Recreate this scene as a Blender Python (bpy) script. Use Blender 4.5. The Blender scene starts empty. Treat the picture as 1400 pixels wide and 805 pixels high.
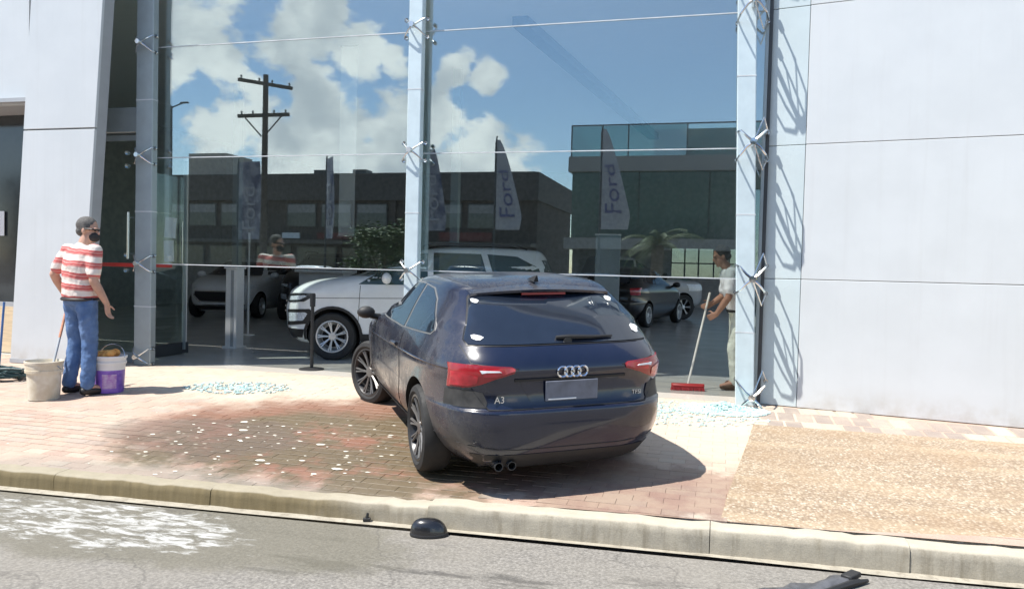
import bpy, bmesh, math, random
import numpy as np
from mathutils import Vector, Matrix
from mathutils.bvhtree import BVHTree
from mathutils.geometry import delaunay_2d_cdt
R = math.radians
random.seed(7)
S = bpy.context.scene
COL = S.collection

# ------------------------------------------------------------ camera
cam_d = bpy.data.cameras.new('camera'); cam = bpy.data.objects.new('camera', cam_d); COL.objects.link(cam)
cam_d.lens = 27.0; cam_d.sensor_width = 36.0; cam_d.clip_end = 2000; cam_d.clip_start = .05
_yaw, _pit, _rol = R(15.0), R(1.77), R(1.43)
_f = Vector((-math.sin(_yaw)*math.cos(_pit), math.cos(_yaw)*math.cos(_pit), -math.sin(_pit)))
_r0 = Vector((math.cos(_yaw), math.sin(_yaw), 0)); _u0 = _r0.cross(_f)
_r = _r0*math.cos(_rol) + _u0*math.sin(_rol); _u = -_r0*math.sin(_rol) + _u0*math.cos(_rol)
cam.matrix_world = Matrix(((_r.x, _u.x, -_f.x, 0), (_r.y, _u.y, -_f.y, -8.35), (_r.z, _u.z, -_f.z, 1.32), (0, 0, 0, 1)))
S.camera = cam

# ------------------------------------------------------------ light, sky, exposure
SUN_EL = R(62); SUN_XY = Vector((-.81, -.59)).normalized()
SKY_STRENGTH = 0.115
sun_dir = Vector((SUN_XY.x*math.cos(SUN_EL), SUN_XY.y*math.cos(SUN_EL), math.sin(SUN_EL)))
sl = bpy.data.lights.new('sun', 'SUN'); sl.energy = 4.4; sl.angle = R(.53); sl.color = (1, .955, .88)
so = bpy.data.objects.new('sun', sl); COL.objects.link(so)
so.rotation_euler = sun_dir.to_track_quat('Z', 'Y').to_euler(); so.location = (-20, -20, 40)
S.view_settings.view_transform = 'Standard'; S.view_settings.look = 'None'
S.view_settings.exposure = 0.85; S.view_settings.gamma = 1

W = bpy.data.worlds.new('World'); S.world = W; W.use_nodes = True
nt = W.node_tree; nt.nodes.clear()
def N(tree, kind, **kw):
    n = tree.nodes.new(kind)
    for k, v in kw.items(): setattr(n, k, v)
    return n
out = N(nt, 'ShaderNodeOutputWorld'); bg = N(nt, 'ShaderNodeBackground'); bg.inputs[1].default_value = SKY_STRENGTH
sky = N(nt, 'ShaderNodeTexSky', sky_type='NISHITA'); sky.sun_disc = False
sky.sun_elevation = SUN_EL; sky.sun_rotation = math.atan2(SUN_XY.x, SUN_XY.y)
sky.air_density = 1.0; sky.dust_density = .15; sky.ozone_density = 1.8
tc = N(nt, 'ShaderNodeTexCoord')
def nmath(tree, op, a, b=None, c=None, clamp=False):
    n = N(tree, 'ShaderNodeMath', operation=op); n.use_clamp = clamp
    for i, v in enumerate((a, b, c)):
        if v is None: continue
        if isinstance(v, (int, float)): n.inputs[i].default_value = v
        else: tree.links.new(v, n.inputs[i])
    return n.outputs[0]
def nmix(tree, fac, a, b, blend='MIX'):
    n = N(tree, 'ShaderNodeMix', data_type='RGBA', blend_type=blend)
    for s, v in ((n.inputs[0], fac), (n.inputs[6], a), (n.inputs[7], b)):
        if isinstance(v, (int, float)): s.default_value = v
        elif isinstance(v, (tuple, list)): s.default_value = (*v, 1)
        else: tree.links.new(v, s)
    return n.outputs[2]
def nmap(tree, v, a, b, c=0., d=1., smooth=True):
    n = N(tree, 'ShaderNodeMapRange', interpolation_type='SMOOTHSTEP' if smooth else 'LINEAR')
    tree.links.new(v, n.inputs[0])
    for i, x in enumerate((a, b, c, d)): n.inputs[i+1].default_value = x
    return n.outputs[0]
def nnoise(tree, vec, scale, detail=4., rough=.55, dist=0.):
    n = N(tree, 'ShaderNodeTexNoise'); n.inputs['Scale'].default_value = scale; n.inputs['Detail'].default_value = detail
    n.inputs['Roughness'].default_value = rough; n.inputs['Distortion'].default_value = dist
    if vec is not None: tree.links.new(vec, n.inputs['Vector'])
    return n.outputs['Fac']
def nscale(tree, vec, sc, off=(0, 0, 0)):
    n = N(tree, 'ShaderNodeMapping'); n.inputs['Scale'].default_value = sc; n.inputs['Location'].default_value = off
    tree.links.new(vec, n.inputs['Vector']); return n.outputs[0]
# cumulus: fair weather heaps at the directions where they stand in the sky, broken by noise
dvec = tc.outputs['Generated']
heaps = [(-0.589,-0.761,0.271,0.057),(-0.616,-0.753,0.229,0.040),(-0.572,-0.786,0.235,0.033),(-0.475,-0.831,0.291,0.052),(-0.432,-0.861,0.267,0.043),(-0.508,-0.822,0.255,0.038),(-0.393,-0.883,0.257,0.024),
         (-0.485,-0.853,0.191,0.060),(-0.531,-0.829,0.170,0.062),(-0.575,-0.800,0.155,0.052),(-0.457,-0.875,0.158,0.075),(-0.400,-0.902,0.155,0.068),(-0.356,-0.916,0.180,0.045),(-0.314,-0.938,0.145,0.060),(-0.265,-0.956,0.130,0.042),
         (-0.542,-0.815,0.207,0.024),(-0.327,-0.911,0.251,0.027),(-0.289,-0.927,0.239,0.024),(-.5,-.86,.10,.11),(-.36,-.93,.09,.10),
         (.3,-.9,.22,.10),(.62,-.72,.2,.11),(-.85,-.4,.25,.12),(.1,.95,.25,.13),(-.55,.75,.2,.11),(.8,.5,.3,.12),(-.2,-.5,.8,.10),(.9,-.2,.22,.10)]
acc = None
for hx, hy, hz, hr in heaps:
    v = Vector((hx, hy, hz)).normalized()
    dn = N(nt, 'ShaderNodeVectorMath', operation='DISTANCE'); nt.links.new(dvec, dn.inputs[0]); dn.inputs[1].default_value = v
    m = nmap(nt, dn.outputs['Value'], 0., hr*1.6, 1., 0.)
    acc = m if acc is None else nmath(nt, 'MAXIMUM', acc, m)
cn = nnoise(nt, nscale(nt, dvec, (1, 1, 1.5)), 15., 10., .60)
cm = nmath(nt, 'ADD', acc, nmath(nt, 'MULTIPLY', nmath(nt, 'SUBTRACT', cn, .5), 2.7))
cmask = nmath(nt, 'MULTIPLY', nmap(nt, cm, .28, .68), nmap(nt, acc, .02, .25))
shade = nnoise(nt, nscale(nt, dvec, (1, 1, 1.4), (.0, .0, .045)), 9., 7., .55)
ccol = nmix(nt, nmap(nt, shade, .36, .62), (5.4, 5.7, 6.1), (9.8, 9.7, 9.5))
nt.links.new(nmix(nt, nmath(nt, 'MULTIPLY', cmask, .94), sky.outputs[0], ccol), bg.inputs[0])
nt.links.new(bg.outputs[0], out.inputs[0])

# ------------------------------------------------------------ materials
MATS = {}
def mat(name, col, rough=.5, metal=0., var=.12, scale=6., bump=0., bscale=60., coat=0., spec=.5, col2=None, stretch=(1, 1, 1), emis=None):
    m = bpy.data.materials.new(name); m.use_nodes = True; t = m.node_tree; b = t.nodes['Principled BSDF']
    co = N(t, 'ShaderNodeTexCoord').outputs['Object']
    if stretch != (1, 1, 1): co = nscale(t, co, stretch)
    f = nmap(t, nnoise(t, co, scale, 5., .6), .3, .7)
    a = tuple(c*(1-var) for c in col) if col2 is None else col
    c2 = tuple(min(1, c*(1+var)) for c in col) if col2 is None else col2
    t.links.new(nmix(t, f, a, c2), b.inputs['Base Color'])
    t.links.new(nmap(t, f, 0, 1, max(.02, rough*.88), min(1, rough*1.12)), b.inputs['Roughness'])
    b.inputs['Metallic'].default_value = metal; b.inputs['Specular IOR Level'].default_value = spec
    if coat: b.inputs['Coat Weight'].default_value = coat; b.inputs['Coat Roughness'].default_value = .04
    if bump:
        bn = N(t, 'ShaderNodeBump'); bn.inputs['Strength'].default_value = bump; bn.inputs['Distance'].default_value = .01
        t.links.new(nnoise(t, co, bscale, 5., .6), bn.inputs['Height']); t.links.new(bn.outputs[0], b.inputs['Normal'])
    MATS[name] = m; return m
def glass_mat(name, refl, tint, rough=0.0):
    m = bpy.data.materials.new(name); m.use_nodes = True; t = m.node_tree; t.nodes.clear()
    o = N(t, 'ShaderNodeOutputMaterial'); mx = N(t, 'ShaderNodeMixShader')
    tr = N(t, 'ShaderNodeBsdfTransparent'); tr.inputs[0].default_value = (*tint, 1)
    gl = N(t, 'ShaderNodeBsdfGlossy'); gl.inputs['Roughness'].default_value = rough; gl.inputs[0].default_value = (.86, .97, .99, 1)
    lw = N(t, 'ShaderNodeLayerWeight'); lw.inputs[0].default_value = .5
    t.links.new(nmap(t, nmath(t, 'POWER', lw.outputs['Facing'], 4.), .0, 1., refl, min(1, refl+.5), smooth=False), mx.inputs[0])
    t.links.new(tr.outputs[0], mx.inputs[1]); t.links.new(gl.outputs[0], mx.inputs[2]); t.links.new(mx.outputs[0], o.inputs[0])
    MATS[name] = m; return m
mat('white_panel', (.575, .605, .622), .32, var=.03, scale=1.5, spec=.5)
mat('jamb_panel', (.52, .60, .625), .25, var=.04, scale=2)
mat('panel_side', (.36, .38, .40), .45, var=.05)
mat('joint_dark', (.26, .27, .28), .7)
mat('post_blue', (.56, .66, .70), .35, metal=.1, var=.05)
mat('post_grey', (.30, .35, .37), .38, metal=.3, var=.06)
mat('trim_debris', (.07, .072, .08), .35, var=.4, scale=14)
mat('strip_joint', (.60, .53, .42), .85, var=.1, scale=20)
mat('silicone', (.55, .58, .60), .5)
mat('steel', (.62, .63, .64), .22, metal=1, var=.06)
mat('dark_frame', (.045, .05, .055), .4)
mat('ceiling_grey', (.88, .885, .885), .7, var=.04, stretch=(1, 12, 1), scale=3)
mat('interior_wall', (.34, .345, .35), .7, var=.15)
mat('interior_mid', (.45, .46, .47), .6)
mat('black', (.012, .012, .013), .5)
mat('black_plastic', (.018, .018, .019), .55, bump=.1, bscale=300)
mat('rubber', (.022, .022, .022), .75, var=.2, scale=20, bump=.1)
mat('red', (.45, .03, .03), .5)
mat('red_tape', (.60, .05, .04), .5)
mat('white_paint', (.78, .78, .77), .4, var=.04)
mat('white_counter', (.72, .73, .73), .35, var=.03)
mat('wood_cream', (.62, .50, .33), .55, var=.12, stretch=(1, 1, 12), scale=5)
mat('wood_pole', (.50, .22, .12), .5, var=.2, stretch=(1, 1, 8), scale=10)
mat('broom_pole', (.72, .68, .60), .5, var=.1)
mat('blue_stick', (.04, .12, .32), .4)
mat('paper', (.78, .79, .78), .7, var=.04)
mat('orange_cloth', (.74, .25, .04), .85, var=.3, scale=12, col2=(.76, .44, .14))
mat('teal_hose', (.012, .045, .05), .4, var=.3)
glass_mat('facade_glass', .235, (.94, .975, .965))
glass_mat('door_glass', .05, (.86, .93, .91))
mat('tinted_pane', (.03, .036, .04), .10, spec=.7)
glass_mat('smoke_glass', .10, (.50, .56, .58))
glass_mat('green_glass', .35, (.25, .45, .40), .01)

# ------------------------------------------------------------ mesh helpers
class MB:
    def __init__(s): s.v = []; s.f = []; s.m = []; s.cols = []
    def add(s, vs, fs, mi=0, M=None):
        o = len(s.v)
        for p in vs:
            p = Vector(p); s.v.append(M @ p if M is not None else p)
        for f in fs: s.f.append([o+i for i in f]); s.m.append(mi)
        return s
    def box(s, c, d, mi=0, rot=None, bev=0.):
        x, y, z = d[0]/2, d[1]/2, d[2]/2
        M = Matrix.Translation(c)
        if rot is not None: M = M @ rot
        if bev:
            b = min(bev, x*.9, y*.9, z*.9); vs = []; fs = []
            for (a, bb, cc) in ((x-b, y-b, z), (x, y-b, z-b), (x-b, y, z-b)): pass
            # chamfered box: 24 vertices
            idx = {}
            for sx in (-1, 1):
                for sy in (-1, 1):
                    for sz in (-1, 1):
                        idx[(sx, sy, sz, 0)] = len(vs); vs.append((sx*x, sy*(y-b), sz*(z-b)))
                        idx[(sx, sy, sz, 1)] = len(vs); vs.append((sx*(x-b), sy*y, sz*(z-b)))
                        idx[(sx, sy, sz, 2)] = len(vs); vs.append((sx*(x-b), sy*(y-b), sz*z))
            I = idx
            for g in (-1, 1):
                fs.append([I[(g, -1, -1, 0)], I[(g, 1, -1, 0)], I[(g, 1, 1, 0)], I[(g, -1, 1, 0)]][::g])
                fs.append([I[(-1, g, -1, 1)], I[(-1, g, 1, 1)], I[(1, g, 1, 1)], I[(1, g, -1, 1)]][::g])
                fs.append([I[(-1, -1, g, 2)], I[(1, -1, g, 2)], I[(1, 1, g, 2)], I[(-1, 1, g, 2)]][::g])
            for a in (-1, 1):
                for c2 in (-1, 1):
                    fs.append([I[(a, c2, -1, 0)], I[(a, c2, 1, 0)], I[(a, c2, 1, 1)], I[(a, c2, -1, 1)]][::(-a*c2)])
                    fs.append([I[(a, -1, c2, 0)], I[(a, 1, c2, 0)], I[(a, 1, c2, 2)], I[(a, -1, c2, 2)]][::(a*c2)*-1])
                    fs.append([I[(-1, a, c2, 1)], I[(1, a, c2, 1)], I[(1, a, c2, 2)], I[(-1, a, c2, 2)]][::(a*c2)])
                    for d2 in (-1, 1): fs.append([I[(a, c2, d2, 0)], I[(a, c2, d2, 1)], I[(a, c2, d2, 2)]][::(a*c2*d2)])
            return s.add(vs, fs, mi, M)
        vs = [(i*x, j*y, k*z) for i in (-1, 1) for j in (-1, 1) for k in (-1, 1)]
        return s.add(vs, [(0, 1, 3, 2), (4, 6, 7, 5), (0, 4, 5, 1), (2, 3, 7, 6), (0, 2, 6, 4), (1, 5, 7, 3)], mi, M)
    def tube(s, pts, rad, n=8, mi=0, cap=True):
        pts = [Vector(p) for p in pts]; k = len(pts)
        if isinstance(rad, (int, float)): rad = [rad]*k
        t0 = (pts[1]-pts[0]).normalized(); a = t0.orthogonal().normalized(); vs = []
        for i in range(k):
            t = ((pts[min(i+1, k-1)]-pts[max(i-1, 0)])).normalized()
            a = (a - t*a.dot(t)); a = a.normalized() if a.length > 1e-6 else t.orthogonal().normalized(); b = t.cross(a)
            for j in range(n):
                w = 2*math.pi*j/n; vs.append(pts[i] + (a*math.cos(w)+b*math.sin(w))*rad[i])
        fs = [(i*n+j, i*n+(j+1) % n, (i+1)*n+(j+1) % n, (i+1)*n+j) for i in range(k-1) for j in range(n)]
        if cap: fs += [tuple(range(n))[::-1], tuple(range((k-1)*n, k*n))]
        return s.add(vs, fs, mi)
    def lathe(s, prof, n=24, mi=0, M=None, cap=False):      # prof: (r, z) about local z
        vs = []; k = len(prof)
        for r, z in prof:
            for j in range(n): w = 2*math.pi*j/n; vs.append((r*math.cos(w), r*math.sin(w), z))
        fs = [(i*n+j, i*n+(j+1) % n, (i+1)*n+(j+1) % n, (i+1)*n+j) for i in range(k-1) for j in range(n)]
        if cap: fs += [tuple(range(n))[::-1], tuple(range((k-1)*n, k*n))]
        return s.add(vs, fs, mi, M)
    def loft(s, rings, mi=0, cap=True, M=None):
        n = len(rings[0]); vs = [p for r in rings for p in r]; k = len(rings)
        fs = [(i*n+j, i*n+(j+1) % n, (i+1)*n+(j+1) % n, (i+1)*n+j) for i in range(k-1) for j in range(n)]
        if cap: fs += [tuple(range(n))[::-1], tuple(range((k-1)*n, k*n))]
        return s.add(vs, fs, mi, M)
    def ball(s, c, r, n=12, mi=0, M=None):
        if isinstance(r, (int, float)): r = (r, r, r)
        rings = []
        for i in range(n//2+1):
            th = math.pi*max(.02, min(i/(n//2), .98)) if i in (0, n//2) else math.pi*i/(n//2)
            if i == 0: th = .03
            if i == n//2: th = math.pi-.03
            rings.append([(c[0]+r[0]*math.sin(th)*math.cos(2*math.pi*j/n), c[1]+r[1]*math.sin(th)*math.sin(2*math.pi*j/n), c[2]-r[2]*math.cos(th)) for j in range(n)])
        return s.loft(rings, mi, True, M)
    def prism(s, poly, y0, y1, mi=0, M=None):               # poly in (x, z), extruded along y
        n = len(poly); vs = [(x, y0, z) for x, z in poly] + [(x, y1, z) for x, z in poly]
        fs = [tuple(range(n)), tuple(range(n, 2*n))[::-1]] + [(i, i+n, (i+1) % n+n, (i+1) % n) for i in range(n)]
        return s.add(vs, fs, mi, M)
    def mesh(s, name, mats, smooth=False, angle=None):
        me = bpy.data.meshes.new(name); me.from_pydata([tuple(v) for v in s.v], [], s.f)
        for m in (mats if isinstance(mats, (list, tuple)) else [mats]): me.materials.append(MATS[m] if isinstance(m, str) else m)
        if any(s.m): me.polygons.foreach_set('material_index', s.m)
        bm = bmesh.new(); bm.from_mesh(me); bmesh.ops.recalc_face_normals(bm, faces=bm.faces)
        if smooth:
            for f in bm.faces: f.smooth = True
            for e in bm.edges:
                if len(e.link_faces) == 2 and e.calc_face_angle(0) > R(angle or 38): e.smooth = False
        bm.to_mesh(me); bm.free(); return me
    def build(s, name, mats, parent=None, smooth=False, angle=None):
        return link(bpy.data.objects.new(name, s.mesh(name, mats, smooth, angle)), parent)
def link(o, parent=None):
    COL.objects.link(o)
    if parent is not None: o.parent = parent
    return o
def tag(o, label=None, cat=None, group=None, kind=None):
    if label: o['label'] = label
    if cat: o['category'] = cat
    if group: o['group'] = group
    if kind: o['kind'] = kind
    return o
def thing(name, label, cat, loc=(0, 0, 0), rz=0., group=None):
    o = bpy.data.objects.new(name, None); o.empty_display_size = .1; COL.objects.link(o)
    o.location = loc; o.rotation_euler = (0, 0, rz); return tag(o, label, cat, group)
def kids(o): return [c for c in bpy.data.objects if c.parent is o]
def copy_tree(o, parent=None):
    c = o.copy(); COL.objects.link(c)
    if parent is not None: c.parent = parent
    for ch in kids(o): copy_tree(ch, c)
    return c
def sm(v): v = min(1., max(0., v)); return v*v*(3-2*v)
def gz(y, x=0.): return -.20*min(1., max(0., (-y-.5)/3.4)) - .035*sm((-y-2.3)/1.4)*sm((-x-.9)/1.2)     # the pavement falls gently from the shop to the kerb
def kerb_y(x): return -3.655 + .06*x
# ============================================================ GROUND MATERIALS (marks and stains have shapes of their own)
def pos_of(t): return N(t, 'ShaderNodeNewGeometry').outputs['Position']
def blob(t, pos, cx, cy, rx, ry, amt=.5, sc=1.6, soft=.25, det=5.):
    d = N(t, 'ShaderNodeVectorMath', operation='SUBTRACT'); t.links.new(pos, d.inputs[0]); d.inputs[1].default_value = (cx, cy, 0)
    m = N(t, 'ShaderNodeVectorMath', operation='MULTIPLY'); t.links.new(d.outputs[0], m.inputs[0]); m.inputs[1].default_value = (1/rx, 1/ry, 0)
    l = N(t, 'ShaderNodeVectorMath', operation='LENGTH'); t.links.new(m.outputs[0], l.inputs[0])
    n = nnoise(t, pos, sc, det, .6)
    v = nmath(t, 'ADD', l.outputs['Value'], nmath(t, 'MULTIPLY', nmath(t, 'SUBTRACT', n, .5), amt*2))
    return nmap(t, v, 1-soft, 1+soft, 1., 0.)
def bumpn(t, b, h, strength, dist=.004):
    n = N(t, 'ShaderNodeBump'); n.inputs['Strength'].default_value = strength; n.inputs['Distance'].default_value = dist
    t.links.new(h, n.inputs['Height']); t.links.new(n.outputs[0], b.inputs['Normal'])
def ramp(t, fac, stops):
    n = N(t, 'ShaderNodeValToRGB'); e = n.color_ramp.elements
    while len(e) < len(stops): e.new(.5)
    for i, (p, c) in enumerate(stops): e[i].position = p; e[i].color = (*c, 1)
    if fac is not None: t.links.new(fac, n.inputs[0])
    return n.outputs[0]
def paver_mat(name, by_object, strip=False):
    m = bpy.data.materials.new(name); m.use_nodes = True; t = m.node_tree; b = t.nodes['Principled BSDF']
    pos = pos_of(t)
    if by_object == 'bed': tint = nnoise(t, pos, 3., 2.)
    elif by_object: tint = N(t, 'ShaderNodeObjectInfo').outputs['Random']
    else: tint = N(t, 'ShaderNodeAttribute', attribute_name='tint').outputs['Fac']
    if strip:
        c = ramp(t, tint, [(0, (.50, .42, .33)), (.4, (.44, .36, .29)), (.45, (.27, .225, .195)), (.8, (.30, .245, .21)), (1, (.38, .31, .26))])
    else:
        c = ramp(t, tint, [(0, (.40, .30, .24)), (.35, (.43, .32, .25)), (.6, (.385, .27, .215)), (.8, (.37, .31, .26)), (1, (.45, .37, .29))])
    g = nnoise(t, pos, 90., 4., .65); w = nnoise(t, pos, 3.2, 5., .6)
    c = nmix(t, .75, c, nmix(t, g, (.25, .25, .25), (.78, .78, .78)), 'OVERLAY')
    c = nmix(t, nmap(t, w, .40, .72, 0., .40), c, (.50, .42, .33))
    rough = .72
    if not strip:
        # pale mortar and glass dust swept out in front of the shop
        dust = nmath(t, 'MULTIPLY', blob(t, pos, -3.3, -.35, 4.2, 1.35, .45, 2.6, .4), .72)
        c = nmix(t, dust, c, nmix(t, w, (.46, .37, .28), (.62, .55, .45)))
        d2 = blob(t, pos, -.2, -1.2, 1.2, 1.2, .5, 2.6, .3); c = nmix(t, nmath(t, 'MULTIPLY', d2, .6), c, (.60, .48, .38))
        # wet red clay and olive mud washed across the bricks
        red = blob(t, pos, -2.9, -2.35, 1.95, 1.22, .45, 2.0, .22)
        c = nmix(t, nmath(t, 'MULTIPLY', red, .82), c, nmix(t, g, (.135, .050, .028), (.25, .10, .055)))
        mud = blob(t, pos, -2.95, -2.85, 1.75, 1.15, .45, 1.7, .2)
        md2 = nmap(t, nnoise(t, pos, 2.3, 5., .62), .38, .54)
        c = nmix(t, nmath(t, 'MULTIPLY', nmath(t, 'MULTIPLY', mud, md2), .92), c, nmix(t, nnoise(t, pos, 14., 5.), (.095, .074, .043), (.175, .14, .088)))
        # darker damp patches by the kerb and streaks to the left
        dp = blob(t, pos, -4.2, -2.75, .9, .55, .7, 3.0, .2); c = nmix(t, nmath(t, 'MULTIPLY', dp, .55), c, (.14, .105, .085))
        dk = blob(t, pos, -3.9, -3.85, 1.5, .35, .5, 3.0, .3); c = nmix(t, nmath(t, 'MULTIPLY', dk, .6), c, (.26, .235, .20))
        fr = blob(t, pos, -.45, -3.05, .95, .62, .9, 3.4, .15); c = nmix(t, nmath(t, 'MULTIPLY', fr, .72), c, nmix(t, nmap(t, w, .4, .6), (.20, .12, .095), (.27, .19, .14)))
        # drying soap flecks
        vo = N(t, 'ShaderNodeTexVoronoi'); vo.inputs['Scale'].default_value = 15.; t.links.new(nscale(t, pos, (.65, 1.2, 1)), vo.inputs['Vector'])
        fl = nmath(t, 'MULTIPLY', nmap(t, vo.outputs['Distance'], .10, .26, 1., 0.), nmap(t, nnoise(t, pos, 2.9, 3.), .52, .64))
        fl = nmath(t, 'MULTIPLY', fl, blob(t, pos, -3.3, -3.0, 1.5, .85, .4, 2., .2))
        c = nmix(t, nmath(t, 'MULTIPLY', fl, .6), c, (.62, .58, .47))
        wet = nmath(t, 'MAXIMUM', red, mud)
        t.links.new(nmap(t, wet, 0, 1, .75, .44), b.inputs['Roughness'])
    else: b.inputs['Roughness'].default_value = .75
    t.links.new(c, b.inputs['Base Color']); b.inputs['Specular IOR Level'].default_value = .35
    bumpn(t, b, nnoise(t, pos, 160., 4.), .35, .003)
    MATS[name] = m; return m
paver_mat('paver_bed', 'bed'); paver_mat('paver_piece', True); paver_mat('paver_field', False); paver_mat('strip_piece', True, True)
mat('joint_sand', (.47, .38, .30), .9, var=.2, scale=20, bump=.3)

def asphalt():
    m = bpy.data.materials.new('asphalt'); m.use_nodes = True; t = m.node_tree; b = t.nodes['Principled BSDF']; pos = pos_of(t)
    g = nnoise(t, pos, 55., 6., .7); l = nnoise(t, pos, 1.3, 4., .6)
    c = ramp(t, g, [(.28, (.10, .094, .085)), (.5, (.205, .192, .172)), (.72, (.35, .33, .295))])
    c = nmix(t, nmap(t, l, .35, .7, 0, .45), c, (.25, .23, .195))
    st = nscale(t, pos, (.5, 2.6, 1))                                        # long damp smears along the gutter
    sm = nmath(t, 'MULTIPLY', nmap(t, nnoise(t, st, 2.2, 6., .65), .52, .62), blob(t, pos, -1.5, -4.42, 2.0, .35, .5, 2., .35))
    c = nmix(t, nmath(t, 'MULTIPLY', sm, .7), c, (.07, .066, .06))
    wet = blob(t, pos, -3.7, -4.25, 2.0, .62, .45, 2.2, .15)
    c = nmix(t, nmath(t, 'MULTIPLY', wet, .72), c, nmix(t, g, (.085, .078, .058), (.20, .185, .14)))
    fo = nnoise(t, nscale(t, pos, (.5, 1.5, 1)), 11., 10., .70, .6); fa = blob(t, pos, -3.85, -4.36, 1.25, .43, .5, 2.0, .35)
    f2 = nmap(t, nmath(t, 'ADD', fo, nmath(t, 'MULTIPLY', fa, .26)), .70, .90)
    foam = nmath(t, 'MULTIPLY', f2, nmap(t, fa, .02, .2)); c = nmix(t, nmath(t, 'MULTIPLY', foam, .82), c, (.60, .60, .58))
    cr = N(t, 'ShaderNodeTexVoronoi', feature='DISTANCE_TO_EDGE'); cr.inputs['Scale'].default_value = .55
    dd = N(t, 'ShaderNodeVectorMath', operation='ADD'); nz = N(t, 'ShaderNodeTexNoise'); nz.inputs['Scale'].default_value = 2.2; nz.inputs['Detail'].default_value = 6
    t.links.new(pos, nz.inputs['Vector']); sc = N(t, 'ShaderNodeVectorMath', operation='SCALE'); t.links.new(nz.outputs['Color'], sc.inputs[0]); sc.inputs['Scale'].default_value = .9
    t.links.new(pos, dd.inputs[0]); t.links.new(sc.outputs[0], dd.inputs[1]); t.links.new(dd.outputs[0], cr.inputs['Vector'])
    c = nmix(t, nmap(t, cr.outputs['Distance'], 0., .010, .35, 0.), c, (.07, .066, .06))
    t.links.new(c, b.inputs['Base Color'])
    t.links.new(nmap(t, wet, 0, 1, .85, .62), b.inputs['Roughness']); b.inputs['Specular IOR Level'].default_value = .3
    bumpn(t, b, g, .6, .006); MATS['asphalt'] = m
asphalt()
def pebble():
    m = bpy.data.materials.new('pebble_slab'); m.use_nodes = True; t = m.node_tree; b = t.nodes['Principled BSDF']; pos = pos_of(t)
    vo = N(t, 'ShaderNodeTexVoronoi'); vo.inputs['Scale'].default_value = 56.; t.links.new(pos, vo.inputs['Vector'])
    s = N(t, 'ShaderNodeSeparateColor'); t.links.new(vo.outputs['Color'], s.inputs[0])
    c = ramp(t, s.outputs[0], [(0, (.46, .37, .265)), (.25, (.37, .285, .20)), (.5, (.265, .20, .14)), (.75, (.42, .33, .24)), (1, (.55, .48, .385))])
    c = nmix(t, nmap(t, vo.outputs['Distance'], .30, .75, 0, .6), c, (.17, .12, .075))
    c = nmix(t, nmap(t, nnoise(t, pos, 2.1, 5.), .4, .7, 0, .4), c, (.30, .20, .115))
    st = nmap(t, nnoise(t, nscale(t, pos, (.12, 1.5, 1)), 2.6, 3.), .45, .66, 0, .30); c = nmix(t, st, c, (.50, .39, .26))
    t.links.new(c, b.inputs['Base Color']); b.inputs['Roughness'].default_value = .7; b.inputs['Specular IOR Level'].default_value = .35
    bumpn(t, b, vo.outputs['Distance'], -1., .006); MATS['pebble_slab'] = m
pebble()
def concrete(name, a, c2, stain, damp=False):
    m = bpy.data.materials.new(name); m.use_nodes = True; t = m.node_tree; b = t.nodes['Principled BSDF']; pos = pos_of(t)
    c = nmix(t, nmap(t, nnoise(t, pos, 7., 7., .65), .3, .7), a, c2)
    c = nmix(t, nmap(t, nnoise(t, nscale(t, pos, (9, 9, 1)), 2.0, 5., .6), .48, .72, 0, .6), c, stain)
    c = nmix(t, .6, c, nmix(t, nnoise(t, pos, 120., 4.), (.3, .3, .3), (.7, .7, .7)), 'OVERLAY')
    if damp:
        gn = N(t, 'ShaderNodeSeparateXYZ'); t.links.new(N(t, 'ShaderNodeNewGeometry').outputs['Normal'], gn.inputs[0]); top_ = nmap(t, gn.outputs[2], .55, .9)
        c = nmix(t, nmath(t, 'MULTIPLY', top_, .8), c, nmix(t, nnoise(t, pos, 9., 6., .65), (.36, .325, .25), (.56, .51, .41)))                                                                    # dirty wash water running over the left stones
        w = nmath(t, 'MULTIPLY', blob(t, pos, -4.2, -4.0, 2.2, 1.0, .4, 3., .3), nmap(t, top_, 0, 1, 1., .45)); c = nmix(t, nmath(t, 'MULTIPLY', w, .9), c, nmix(t, nnoise(t, nscale(t, pos, (10, 10, 1)), 3., 4.), (.07, .052, .018), (.22, .17, .085)))
    t.links.new(c, b.inputs['Base Color']); b.inputs['Roughness'].default_value = .82; b.inputs['Specular IOR Level'].default_value = .3
    bumpn(t, b, nnoise(t, pos, 90., 5.), .4, .004); MATS[name] = m
concrete('kerb_stone', (.29, .265, .215), (.38, .345, .275), (.18, .155, .11), True)
concrete('gutter', (.42, .385, .31), (.32, .29, .23), (.20, .175, .135))
concrete('far_concrete', (.30, .29, .27), (.36, .35, .32), (.22, .21, .2))
mat('earth', (.20, .17, .13), .95, var=.2, scale=.5)
def panel_mat():
    m = MATS['white_panel']; t = m.node_tree; b = t.nodes['Principled BSDF']; pos = pos_of(t); old = b.inputs['Base Color'].links[0].from_socket
    st = nmap(t, nnoise(t, nscale(t, pos, (5, 5, .22)), 2.2, 6., .65), .50, .78, 0, .16)                     # rain streaks
    c = nmix(t, st, old, (.42, .42, .41)); s = N(t, 'ShaderNodeSeparateXYZ'); t.links.new(pos, s.inputs[0])
    low = nmath(t, 'MULTIPLY', nmap(t, s.outputs[2], .0, .32, .55, 0.), nmap(t, nnoise(t, pos, 6., 6., .6), .3, .75))  # splash dirt at the foot
    c = nmix(t, low, c, (.36, .32, .26)); c = nmix(t, nmap(t, nnoise(t, pos, .7, 3.), .35, .7, 0, .12), c, (.50, .53, .57))
    t.links.new(c, b.inputs['Base Color']); bumpn(t, b, nnoise(t, pos, .9, 2.), .12, .03)
panel_mat()
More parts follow.
